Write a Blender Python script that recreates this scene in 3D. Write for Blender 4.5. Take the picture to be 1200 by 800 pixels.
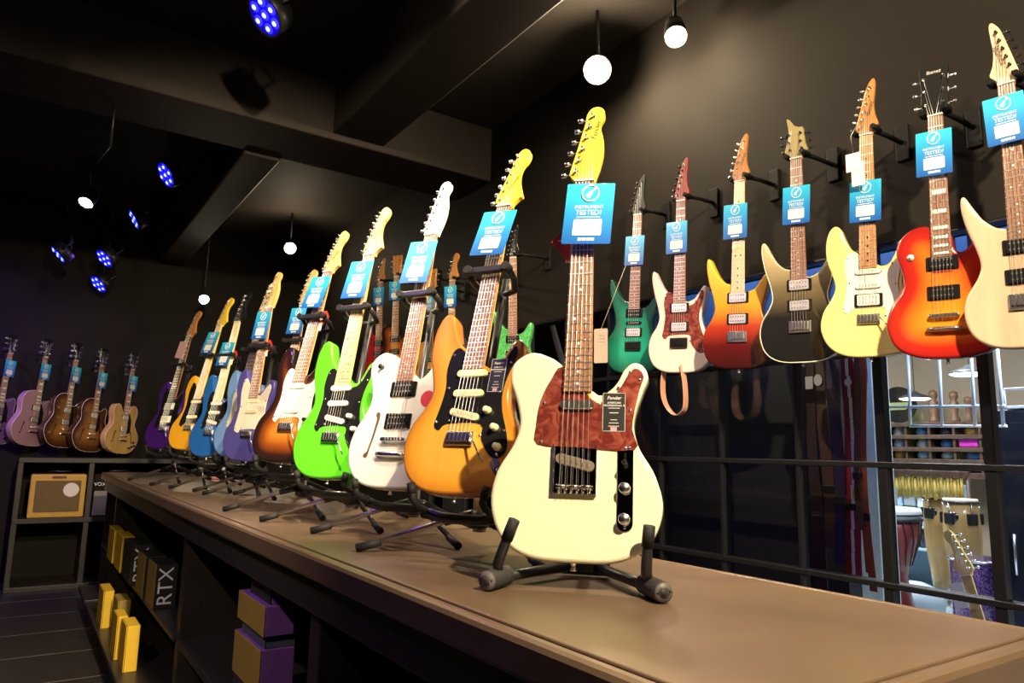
import bpy, bmesh, math, random
from math import sin, cos, radians, pi, sqrt, atan2, degrees
from mathutils import Vector, Matrix
from mathutils.geometry import delaunay_2d_cdt
random.seed(7)
for o in list(bpy.data.objects): bpy.data.objects.remove(o)
scene = bpy.context.scene
COL = scene.collection

# ------------------------------------------------------------------ camera
F = 840.0; YAW = radians(33.97); PITCH = radians(8.665); ROLL = radians(1.2); EYE = Vector((0, 0, 1.30))
_d = Vector((sin(YAW)*cos(PITCH), cos(YAW)*cos(PITCH), sin(PITCH)))
_r0 = Vector((cos(YAW), -sin(YAW), 0)); _u0 = _r0.cross(_d)
_r = _r0*cos(ROLL)+_u0*sin(ROLL); _u = _u0*cos(ROLL)-_r0*sin(ROLL)
cam_data = bpy.data.cameras.new('camera'); cam = bpy.data.objects.new('camera', cam_data); COL.objects.link(cam)
cam_data.sensor_width = 36.0; cam_data.lens = F/1200*36; cam_data.clip_start = 0.05; cam_data.clip_end = 100
cam.matrix_world = Matrix(((_r.x, _u.x, -_d.x, EYE.x), (_r.y, _u.y, -_d.y, EYE.y), (_r.z, _u.z, -_d.z, EYE.z), (0, 0, 0, 1)))
scene.camera = cam
def at(px, py, x=None, y=None, z=None):
    """point of the photograph's pixel on one plane of the room"""
    v = _r*((px-600)/F)-_u*((py-400)/F)+_d
    if x is not None: t = (x-EYE.x)/v.x
    elif y is not None: t = (y-EYE.y)/v.y
    else: t = (z-EYE.z)/v.z
    return EYE+v*t

# ------------------------------------------------------------------ world, exposure
world = bpy.data.worlds.new('world'); scene.world = world; world.use_nodes = True
world.node_tree.nodes['Background'].inputs[0].default_value = (0.05, 0.05, 0.07, 1)
world.node_tree.nodes['Background'].inputs[1].default_value = 0.05
vs = scene.view_settings
vs.view_transform = 'Standard'; vs.look = 'None'; vs.gamma = 1; vs.exposure = 0.62
vs.use_curve_mapping = False

# light table: spotlights out of view, some added for fill: kind, position, aim, watts, colour, cone degrees
WARM = (1.0, 0.80, 0.52); VIOLET = (0.30, 0.10, 1.0)
SPOTS = [   # (name in label, pos, aim, watts, colour, cone, blend, in view?)
    ('key', (0.55, -0.85, 3.22), (0.95, 1.55, 1.25), 520, WARM, 66, .6),
    ('row', (0.48, 0.9, 3.22), (1.0, 3.9, 1.45), 400, WARM, 74, .6),
    ('wall', (0.15, 2.9, 3.22), (2.40, 1.25, 1.95), 110, WARM, 78, .6),
    ('arch', (-1.0, 6.0, 3.22), (.75, 8.1, 1.6), 36, WARM, 46, .6),  # added fill lamp out of view, brightens the archtops
    ('cubby', (-1.25, 0.9, 3.22), (.62, 3.5, .5), 140, WARM, 56, .8),  # added fill lamp out of view, brightens the cubby cartons
    ('aisle', (0.85, -0.35, 3.22), (2.40, 1.25, 1.9), 380, WARM, 80, .6),
]

# ------------------------------------------------------------------ materials
MATS = {}
def _new(name):
    m = bpy.data.materials.new(name); m.use_nodes = True
    nt = m.node_tree; b = nt.nodes['Principled BSDF']
    return m, nt, b
def mat(name, col, rough=.45, metal=0., coat=0., var=.08, scale=30., bump=0., spec=.5):
    if name in MATS: return MATS[name]
    m, nt, b = _new(name)
    n = nt.nodes.new('ShaderNodeTexNoise'); n.inputs['Scale'].default_value = scale; n.inputs['Detail'].default_value = 4
    tc = nt.nodes.new('ShaderNodeTexCoord'); nt.links.new(tc.outputs['Object'], n.inputs['Vector'])
    mx = nt.nodes.new('ShaderNodeMix'); mx.data_type = 'RGBA'
    mx.inputs[6].default_value = (*[c*(1-var) for c in col], 1); mx.inputs[7].default_value = (*[min(1, c*(1+var)) for c in col], 1)
    nt.links.new(n.outputs['Fac'], mx.inputs[0]); nt.links.new(mx.outputs[2], b.inputs['Base Color'])
    b.inputs['Roughness'].default_value = rough; b.inputs['Metallic'].default_value = metal
    b.inputs['Coat Weight'].default_value = coat; b.inputs['Coat Roughness'].default_value = .05
    b.inputs['Specular IOR Level'].default_value = spec
    if bump:
        bp = nt.nodes.new('ShaderNodeBump'); bp.inputs['Strength'].default_value = bump; bp.inputs['Distance'].default_value = .002
        nt.links.new(n.outputs['Fac'], bp.inputs['Height']); nt.links.new(bp.outputs['Normal'], b.inputs['Normal'])
    MATS[name] = m; return m
def wood(name, c1, c2, scale=(60, 60, 4), rough=.4, coat=0.):
    if name in MATS: return MATS[name]
    m, nt, b = _new(name)
    tc = nt.nodes.new('ShaderNodeTexCoord'); mp = nt.nodes.new('ShaderNodeMapping'); mp.inputs['Scale'].default_value = scale
    nt.links.new(tc.outputs['Object'], mp.inputs['Vector'])
    n = nt.nodes.new('ShaderNodeTexNoise'); n.inputs['Scale'].default_value = 1; n.inputs['Detail'].default_value = 6
    nt.links.new(mp.outputs[0], n.inputs['Vector'])
    r = nt.nodes.new('ShaderNodeValToRGB'); r.color_ramp.elements[0].position = .35; r.color_ramp.elements[1].position = .68
    r.color_ramp.elements[0].color = (*c1, 1); r.color_ramp.elements[1].color = (*c2, 1)
    nt.links.new(n.outputs['Fac'], r.inputs[0]); nt.links.new(r.outputs[0], b.inputs['Base Color'])
    b.inputs['Roughness'].default_value = rough; b.inputs['Coat Weight'].default_value = coat; b.inputs['Coat Roughness'].default_value = .06
    MATS[name] = m; return m
def ramp_mat(name, stops, attr='edge', rough=.25, coat=1., axis=None, rng=(0, 1), metal=0., grain=0.):
    """colour by distance from the rim (a sunburst finish) or along the body (a fade finish)"""
    if name in MATS: return MATS[name]
    m, nt, b = _new(name)
    r = nt.nodes.new('ShaderNodeValToRGB')
    e = r.color_ramp.elements
    while len(e) < len(stops): e.new(.5)
    for el, (p, c) in zip(e, stops): el.position = p; el.color = (*c, 1)
    tc = nt.nodes.new('ShaderNodeTexCoord')
    if axis is None:
        a = nt.nodes.new('ShaderNodeAttribute'); a.attribute_name = attr
        src = a.outputs['Fac']
    else:
        s = nt.nodes.new('ShaderNodeSeparateXYZ'); nt.links.new(tc.outputs['Object'], s.inputs[0]); src = s.outputs[axis]
    mr = nt.nodes.new('ShaderNodeMapRange'); mr.inputs[1].default_value = rng[0]; mr.inputs[2].default_value = rng[1]
    nt.links.new(src, mr.inputs[0]); nt.links.new(mr.outputs[0], r.inputs[0])
    out = r.outputs[0]
    if grain:
        mp = nt.nodes.new('ShaderNodeMapping'); mp.inputs['Scale'].default_value = (50, 50, 4); nt.links.new(tc.outputs['Object'], mp.inputs[0])
        n = nt.nodes.new('ShaderNodeTexNoise'); n.inputs['Scale'].default_value = 1; nt.links.new(mp.outputs[0], n.inputs[0])
        mx = nt.nodes.new('ShaderNodeMix'); mx.data_type = 'RGBA'; mx.blend_type = 'MULTIPLY'; mx.inputs[0].default_value = grain
        nt.links.new(out, mx.inputs[6]); nt.links.new(n.outputs['Fac'], mx.inputs[7]); out = mx.outputs[2]
    nt.links.new(out, b.inputs['Base Color'])
    b.inputs['Roughness'].default_value = rough; b.inputs['Coat Weight'].default_value = coat; b.inputs['Coat Roughness'].default_value = .05
    b.inputs['Metallic'].default_value = metal
    MATS[name] = m; return m
def emit(name, col, strength):
    if name in MATS: return MATS[name]
    m, nt, b = _new(name)
    b.inputs['Base Color'].default_value = (*col, 1); b.inputs['Emission Color'].default_value = (*col, 1); b.inputs['Emission Strength'].default_value = strength
    MATS[name] = m; return m
def speckle(name, c1, c2, scale, lo=.45, hi=.6, rough=.25, coat=1., vor=True):
    if name in MATS: return MATS[name]
    m, nt, b = _new(name)
    tc = nt.nodes.new('ShaderNodeTexCoord')
    n = nt.nodes.new('ShaderNodeTexNoise'); n.inputs['Scale'].default_value = scale; n.inputs['Detail'].default_value = 5; n.inputs['Distortion'].default_value = 1.5
    nt.links.new(tc.outputs['Object'], n.inputs['Vector'])
    r = nt.nodes.new('ShaderNodeValToRGB'); r.color_ramp.elements[0].position = lo; r.color_ramp.elements[1].position = hi
    r.color_ramp.elements[0].color = (*c1, 1); r.color_ramp.elements[1].color = (*c2, 1)
    nt.links.new(n.outputs['Fac'], r.inputs[0]); nt.links.new(r.outputs[0], b.inputs['Base Color'])
    b.inputs['Roughness'].default_value = rough; b.inputs['Coat Weight'].default_value = coat
    MATS[name] = m; return m
BLK = mat('black_metal', (.022, .022, .024), .38, .2)
RUB = mat('black_rubber', (.013, .013, .014), .65, bump=.3, spec=.3)
BRUB = mat('grey_rubber', (.035, .032, .03), .65, bump=.2)
CHR = mat('chrome', (.86, .86, .87), .24, 1., var=.02)
NICK = mat('warm_nickel', (.62, .56, .46), .25, 1., var=.04)
STL = mat('string_steel', (.75, .73, .70), .3, 1., var=.02)
PBLK = mat('black_plastic', (.012, .012, .013), .18, coat=.5)
PCH = mat('polished_chrome', (.84, .84, .86), .06, 1., var=.02)
PCRM = mat('aged_cream_plastic', (.80, .74, .42), .35)
PWHT = mat('white_plastic', (.74, .71, .64), .35)
MAPLE = wood('maple_gloss', (.74, .47, .14), (.85, .60, .22), coat=.8, rough=.3)
MAPLEY = wood('maple_amber', (.85, .58, .04), (.92, .68, .07), coat=.8, rough=.3)
MAPLEP = wood('maple_pale', (.78, .60, .30), (.86, .70, .40), coat=.4)
ROAST = wood('roasted_maple', (.42, .17, .04), (.56, .25, .07), coat=.3)
ROSE = wood('rosewood', (.18, .075, .04), (.34, .16, .085), rough=.55)
EBONY = wood('ebony', (.02, .015, .012), (.05, .035, .03), rough=.5)
TORT = speckle('red_tortoiseshell', (.13, .020, .015), (.36, .095, .06), 34, .44, .74)
PEARL = mat('pearl_white', (.85, .84, .80), .25)

# ------------------------------------------------------------------ mesh building
class MB:
    def __init__(s): s.v = []; s.f = []; s.sm = []
    def _add(s, vs, fs, smooth=False):
        k = len(s.v); s.v += [tuple(v) for v in vs]
        for f in fs: s.f.append([i+k for i in f]); s.sm.append(smooth)
        return s
    def box(s, c, d, M=None):
        hx, hy, hz = d[0]/2, d[1]/2, d[2]/2
        vs = [Vector((c[0]+sx*hx, c[1]+sy*hy, c[2]+sz*hz)) for sx in (-1, 1) for sy in (-1, 1) for sz in (-1, 1)]
        if M: vs = [M @ v for v in vs]
        return s._add(vs, [(0, 1, 3, 2), (4, 6, 7, 5), (0, 4, 5, 1), (2, 3, 7, 6), (0, 2, 6, 4), (1, 5, 7, 3)])
    def bbox(s, c, d, r=.004, M=None):
        """box with chamfered edges"""
        hx, hy, hz = d[0]/2, d[1]/2, d[2]/2; r = min(r, hx*.9, hy*.9, hz*.9)
        bm = bmesh.new(); bmesh.ops.create_cube(bm, size=1)
        for v in bm.verts: v.co = Vector((c[0]+v.co.x*d[0], c[1]+v.co.y*d[1], c[2]+v.co.z*d[2]))
        bmesh.ops.bevel(bm, geom=bm.edges[:], offset=r, segments=2, profile=.5, affect='EDGES')
        vs = [v.co.copy() for v in bm.verts]
        if M: vs = [M @ v for v in vs]
        bm.verts.index_update(); fs = [[v.index for v in f.verts] for f in bm.faces]; bm.free()
        return s._add(vs, fs)
    def tube(s, pts, r, n=8, cap=True, close=False):
        pts = [Vector(p) for p in pts]; rs = r if isinstance(r, (list, tuple)) else [r]*len(pts)
        vs = []; fs = []; m = len(pts)
        t0 = (pts[1]-pts[0]).normalized()
        ref = Vector((0, 0, 1)) if abs(t0.z) < .9 else Vector((1, 0, 0))
        nx = t0.cross(ref).normalized()
        for i, p in enumerate(pts):
            if close: t = (pts[(i+1) % m]-pts[i-1])
            else: t = (pts[min(i+1, m-1)]-pts[max(i-1, 0)])
            t.normalize(); nx = (nx-t*nx.dot(t)).normalized(); ny = t.cross(nx)
            for k in range(n):
                a = 2*pi*k/n; vs.append(p+(nx*cos(a)+ny*sin(a))*rs[i])
        for i in range(m if close else m-1):
            j = (i+1) % m
            for k in range(n): fs.append((i*n+k, i*n+(k+1) % n, j*n+(k+1) % n, j*n+k))
        s._add(vs, fs, True)
        if cap and not close:
            b = len(s.v)-len(vs)
            s.f.append([b+k for k in range(n)][::-1]); s.sm.append(False)
            s.f.append([b+(m-1)*n+k for k in range(n)]); s.sm.append(False)
        return s
    def lathe(s, prof, o=(0, 0, 0), axis='z', n=16, M=None):
        """profile of (radius, height) turned about an axis through o"""
        vs = []; fs = []
        for r, h in prof:
            for k in range(n):
                a = 2*pi*k/n; x, y = r*cos(a), r*sin(a)
                p = {'z': (x, y, h), 'y': (x, h, y), 'x': (h, x, y)}[axis]
                p = Vector(p)+Vector(o); vs.append(M @ p if M else p)
        for i in range(len(prof)-1):
            for k in range(n): fs.append((i*n+k, i*n+(k+1) % n, (i+1)*n+(k+1) % n, (i+1)*n+k))
        s._add(vs, fs, True); b = len(s.v)-len(vs)
        if prof[0][0] > 1e-5: s.f.append([b+k for k in range(n)][::-1]); s.sm.append(False)
        if prof[-1][0] > 1e-5: s.f.append([b+(len(prof)-1)*n+k for k in range(n)]); s.sm.append(False)
        return s
    def plate(s, pts, y0, y1, bev=0.0008, M=None):
        """outline in (x, z) made into a plate between y0 (front) and y1 (back)"""
        n = len(pts); P = [Vector((p[0], p[1])) for p in pts]
        area = sum(P[i-1].x*P[i].y-P[i].x*P[i-1].y for i in range(n))
        if area < 0: P.reverse()
        N = []
        for i in range(n):
            t = (P[(i+1) % n]-P[i-1]);
            if t.length < 1e-9: t = Vector((1, 0))
            t.normalize(); N.append(Vector((-t.y, t.x)))      # inward for a counter-clockwise outline
        vs = []
        for ins, y in ((bev, y0), (0, y0+bev), (0, y1)):
            for p, q in zip(P, N): vs.append(Vector((p.x+q.x*ins, y, p.y+q.y*ins)))
        fs = [list(range(n))]
        if M: vs = [M @ v for v in vs]
        for k in range(2):
            for i in range(n): j = (i+1) % n; fs.append((k*n+j, k*n+i, (k+1)*n+i, (k+1)*n+j))
        fs.append([2*n+i for i in range(n)][::-1])
        return s._add(vs, fs)
    def mesh(s, name, m):
        me = bpy.data.meshes.new(name); me.from_pydata(s.v, [], s.f); me.update()
        if any(s.sm): me.polygons.foreach_set('use_smooth', s.sm)
        if m: me.materials.append(m)
        return me
    def build(s, name, m, parent=None, loc=None): return link(name, s.mesh(name, m), parent, loc)
def link(name, me, parent=None, loc=None, rot=None, scale=None):
    o = bpy.data.objects.new(name, me); COL.objects.link(o)
    if parent: o.parent = parent
    if loc is not None: o.location = loc
    if rot is not None: o.rotation_euler = rot
    if scale is not None: o.scale = scale
    return o
def tag(o, label, cat, group=None):
    o['label'] = label; o['category'] = cat
    if group: o['group'] = group
    return o
def thing(name, label, cat, loc=(0, 0, 0), group=None, M=None):
    o = bpy.data.objects.new(name, None); COL.objects.link(o); o.empty_display_size = .05
    if M is not None: o.matrix_world = M
    else: o.location = loc
    return tag(o, label, cat, group)
def struct(name, mb, m, parent=None, label=None):
    o = mb.build(name, m, parent)
    if not parent: o['kind'] = 'structure'
    if label: o['label'] = label
    return o
TXT = {}
def text_mesh(s, size, m, align='CENTER', depth=.0004, shear=0, name='lettering', xs=1.0):
    key = (s, size, m.name, align, shear, xs)
    if key in TXT: return TXT[key]
    c = bpy.data.curves.new('lettering', 'FONT'); c.body = s; c.size = size; c.align_x = align; c.align_y = 'CENTER'
    c.extrude = depth; c.shear = shear; c.resolution_u = 3
    o = bpy.data.objects.new('lettering', c); COL.objects.link(o)
    me = bpy.data.meshes.new_from_object(o); bpy.data.objects.remove(o); bpy.data.curves.remove(c)
    for v in me.vertices: x, y, z = v.co; v.co = (x*xs, -z, y)
    me.materials.clear(); me.materials.append(m); TXT[key] = me; me.name = name
    return me
def smooth_closed(pts, sub=5):
    """Catmull-Rom through a closed outline"""
    P = [Vector(p) for p in pts]; n = len(P); out = []
    for i in range(n):
        a, b, c, d = P[i-1], P[i], P[(i+1) % n], P[(i+2) % n]
        for k in range(sub):
            t = k/sub
            out.append(.5*((2*b)+(c-a)*t+(2*a-5*b+4*c-d)*t*t+(3*b-a-3*c+d)*t**3))
    return out
def smooth_open(pts, sub=5):
    P = [Vector(p) for p in pts]; P = [P[0]*2-P[1]]+P+[P[-1]*2-P[-2]]; out = []
    for i in range(1, len(P)-2):
        a, b, c, d = P[i-1:i+3]
        for k in range(sub):
            t = k/sub; out.append(.5*((2*b)+(c-a)*t+(2*a-5*b+4*c-d)*t*t+(3*b-a-3*c+d)*t**3))
    out.append(P[-2]); return out
def rrect(cx, cz, w, h, r, n=5, ang=0):
    out = []
    for sx, sz, a0 in ((1, 1, 0), (-1, 1, 90), (-1, -1, 180), (1, -1, 270)):
        for k in range(n+1):
            a = radians(a0+90*k/n); out.append((sx*(w/2-r)+r*cos(a), sz*(h/2-r)+r*sin(a)))
    ca, sa = cos(ang), sin(ang)
    return [(cx+x*ca-z*sa, cz+x*sa+z*ca) for x, z in out]

# ------------------------------------------------------------------ room shell
X0, X1, Y0, Y1, H = -3.0, 2.62, -2.6, 8.3, 3.62
M_FLOOR = wood('dark_floorboard', (.014, .012, .012), (.032, .026, .025), (1.5, 14, 14), rough=.5)
M_CEIL = mat('charcoal_ceiling_paint', (.026, .022, .019), .75, var=.25, scale=3, spec=.1)
M_BEAM = mat('dark_brown_beam_paint', (.042, .034, .030), .65, var=.2, scale=5, spec=.15)
M_WALL = mat('black_wall_paint', (.0150, .0125, .0105), .7, var=.2, scale=4, spec=.10)
M_FRAME = mat('black_window_steel', (.012, .012, .014), .35, .3)
fl = MB(); fl.box(((X0+X1)/2, (Y0+Y1)/2, -.06), (X1-X0, Y1-Y0, .1)); floor = struct('floor', fl, mat('floor_underlay', (.01, .01, .01), .8))
pw = .62; k = 0; y = Y0
pm = MB().bbox((0, 0, -.005), (X1-X0, pw-.006, .012), .003).mesh('plank', M_FLOOR)
while y+pw <= Y1+.02:
    link('plank', pm, floor, ((X0+X1)/2, y+pw/2, -.003)); y += pw
struct('ceiling', MB().box(((X0+X1)/2, (Y0+Y1)/2, H+.05), (X1-X0+.3, Y1-Y0+.3, .1)), M_CEIL)
struct('wall_back', MB().box(((X0+X1)/2, Y1+.05, H/2), (X1-X0+.2, .1, H)), M_WALL)
struct('wall_left', MB().box((X0-.05, (Y0+Y1)/2, H/2), (.1, Y1-Y0, H)), M_WALL)
struct('wall_front', MB().box(((X0+X1)/2, Y0-.05, H/2), (X1-X0+.2, .1, H)), M_WALL)
WZ0, WZ1, WY0, WY1 = .40, 2.10, -.20, 4.98
wr = MB()
wr.box((X1+.06, (Y0+Y1)/2, (WZ1+H)/2), (.12, Y1-Y0, H-WZ1))
wr.box((X1+.06, (Y0+Y1)/2, WZ0/2), (.12, Y1-Y0, WZ0))
wr.box((X1+.06, (WY1+Y1)/2, (WZ0+WZ1)/2), (.12, Y1-WY1, WZ1-WZ0))
wr.box((X1+.06, (WY0+Y0)/2, (WZ0+WZ1)/2), (.12, WY0-Y0, WZ1-WZ0))
struct('wall_right', wr, M_WALL)
# ceiling beams
def beam(n, x0, x1, y0, y1, zb): struct('trim_%d' % n, MB().bbox(((x0+x1)/2, (y0+y1)/2, (zb+H)/2), (x1-x0, y1-y0, H-zb), .012), M_BEAM, label='dark painted ceiling beam')
beam(1, X0, X1, 4.2, 4.72, 3.22)
beam(2, 1.02, 1.26, 4.72, Y1, 3.20)
beam(3, 1.43, 1.78, Y0, 4.2, 3.26)
beam(4, X0, X1, -.9, -.5, 3.26)
beam(5, -1.0, -.76, Y0, 4.2, 3.3)
# the steel window grid
glass, nt, b = _new('clear_glass'); nt.nodes.remove(b)
out = nt.nodes['Material Output']; tr = nt.nodes.new('ShaderNodeBsdfTransparent'); tr.inputs[0].default_value = (.93, .95, .97, 1)
gl = nt.nodes.new('ShaderNodeBsdfGlossy'); gl.inputs['Roughness'].default_value = .03
nz = nt.nodes.new('ShaderNodeTexNoise'); nz.inputs['Scale'].default_value = 6
bp = nt.nodes.new('ShaderNodeBump'); bp.inputs['Strength'].default_value = .06; bp.inputs['Distance'].default_value = .01
nt.links.new(nz.outputs[0], bp.inputs['Height']); nt.links.new(bp.outputs[0], gl.inputs['Normal'])
lw = nt.nodes.new('ShaderNodeFresnel'); lw.inputs['IOR'].default_value = 1.5
mx = nt.nodes.new('ShaderNodeMixShader'); nt.links.new(lw.outputs[0], mx.inputs[0]); nt.links.new(tr.outputs[0], mx.inputs[1]); nt.links.new(gl.outputs[0], mx.inputs[2])
nt.links.new(mx.outputs[0], out.inputs[0]); MATS['clear_glass'] = glass
win = bpy.data.objects.new('window_1', None); COL.objects.link(win); win['kind'] = 'structure'; win['label'] = 'black steel grid window between the guitar room and the drum room'
WY = [WY0, .0, .37, .73, 1.09, 1.45, 1.80, 2.19, 2.57, 2.95, 3.33, 3.71, 4.09, 4.47, WY1]
WZ = [WZ0, .85, 1.277, 1.70, WZ1]
for y in WY:
    t = .036 if y in (1.09, 1.45) else .018
    MB().bbox((X1+.03, y, (WZ0+WZ1)/2), (.045, t, WZ1-WZ0), .003).build('mullion', M_FRAME, win)
for z in WZ:
    MB().bbox((X1+.03, (WY0+WY1)/2, z), (.055, WY1-WY0, .022), .003).build('glazing_bar', M_FRAME, win)
for a, b_ in zip(WY[:-1], WY[1:]):
    for c, d in zip(WZ[:-1], WZ[1:]):
        me = MB(); me._add([(X1+.03, a, c), (X1+.03, b_, c), (X1+.03, b_, d), (X1+.03, a, d)], [(0, 3, 2, 1)]); me.build('pane', glass, win)

# ------------------------------------------------------------------ drum room beyond the glass
NX1, NY0, NY1, NH = 6.6, -1.2, 5.2, 2.75
M_TAN = mat('tan_wall_paint', (.34, .25, .16), .8, var=.1, scale=3)
M_BLUEW = mat('bulkhead_blue', (.05, .16, .50), .6, var=.06, scale=3)
M_GREYB = mat('pale_blue_grey_floor', (.42, .50, .56), .35, var=.15, scale=4)
struct('floor_drum_room', MB().box(((X1+.12+NX1)/2, (NY0+NY1)/2, -.05), (NX1-X1-.12, NY1-NY0, .1)), M_GREYB)
struct('ceiling_drum_room', MB().box(((X1+.12+NX1)/2, (NY0+NY1)/2, NH+.05), (NX1-X1-.12, NY1-NY0, .1)), mat('brown_grey_ceiling', (.16, .125, .10), .8))
struct('wall_drum_room_back', MB().box((NX1+.05, (NY0+NY1)/2, NH/2), (.1, NY1-NY0, NH)), M_TAN)
struct('wall_drum_room_left', MB().box(((X1+.12+NX1)/2, NY1+.05, NH/2), (NX1-X1-.12, .1, NH)), M_TAN)
struct('wall_drum_room_right', MB().box(((X1+.12+NX1)/2, NY0-.05, NH/2), (NX1-X1-.12, .1, NH)), M_TAN)
struct('wall_partition', MB().box((3.14, (1.88+NY1)/2, .88), (.1, NY1-1.88, 1.76)).box((3.14, (2.9+NY1)/2, (1.76+NH)/2), (.1, NY1-2.9, NH-1.76)), mat('matt_black_partition', (.014, .0135, .016), .5, var=.3, scale=5))
struct('wall_bulkhead', MB().bbox((3.14, .85, 2.255), (.10, 4.1, .99), .01), M_BLUEW, label='blue bulkhead above the drum room')
struct('floor_riser', MB().bbox((4.95, 1.9, .19), (3.0, 4.2, .38), .01), mat('pale_riser_laminate', (.50, .58, .63), .4, var=.1, scale=5), label='pale display riser in the drum room')
col_ = at(1016, 480, x=3.75)
struct('trim_6', MB().bbox((3.75, col_.y, NH/2), (.16, .17, NH), .008), mat('white_column_paint', (.72, .76, .74), .5), label='white column in the drum room')

# ------------------------------------------------------------------ counter
CZ = 1.05; CX0, CX1, CY0, CY1 = .605, 1.295, .47, 7.05
M_TOP = mat('taupe_counter_laminate', (.130, .086, .052), .33, var=.22, scale=7, bump=.05)
M_EDGE = mat('black_counter_edge', (.024, .020, .018), .4, var=.2, scale=9)
M_CASE = mat('black_cabinet_laminate', (.016, .014, .013), .5, var=.2, scale=9)
co = thing('display_counter', 'long black counter with open cubbies carrying a row of guitars', 'counter', (0, 0, 0))
MB().bbox(((CX0+CX1)/2, (CY0+CY1)/2, CZ-.012), (CX1-CX0-.03, CY1-CY0-.03, .024), .003).build('countertop', M_TOP, co)
eg = MB()
eg.bbox((CX0, (CY0+CY1)/2, CZ-.030), (.03, CY1-CY0+.03, .058), .010); eg.bbox((CX1, (CY0+CY1)/2, CZ-.030), (.03, CY1-CY0+.03, .058), .010)
eg.bbox(((CX0+CX1)/2, CY0, CZ-.030), (CX1-CX0-.03, .03, .058), .010); eg.bbox(((CX0+CX1)/2, CY1, CZ-.030), (CX1-CX0-.03, .03, .058), .010)
eg.build('edge_band', M_TOP, co)
MB().bbox((CX0+.025, (CY0+CY1)/2, .955), (.02, CY1-CY0-.02, .105), .004).build('fascia', M_EDGE, co)
MB().bbox((CX1-.03, (CY0+CY1)/2, .50), (.02, CY1-CY0-.04, .98), .004).build('back_panel', M_CASE, co)
MB().bbox(((CX0+CX1)/2, (CY0+CY1)/2, .045), (CX1-CX0-.1, CY1-CY0-.1, .09), .004).build('plinth', M_CASE, co)
DIV = [CY0+.02, 1.80, 3.50, 6.30, CY1-.02]
for y in DIV: MB().bbox(((CX0+CX1)/2, y, .49), (CX1-CX0-.08, .075 if y not in (DIV[0], DIV[-1]) else .03, .87), .004).build('divider', M_EDGE, co)
for a, b_ in zip(DIV[:-1], DIV[1:]):
    for z in (.126, .46):
        xa = CX0-.10 if z < .2 and a > 3 else CX0-.01 if z < .2 else CX0+.03
        MB().bbox(((xa+CX1-.04)/2, (a+b_)/2, z), (CX1-.04-xa, b_-a-.08, .028), .004).build('shelf', M_EDGE, co)

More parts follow.
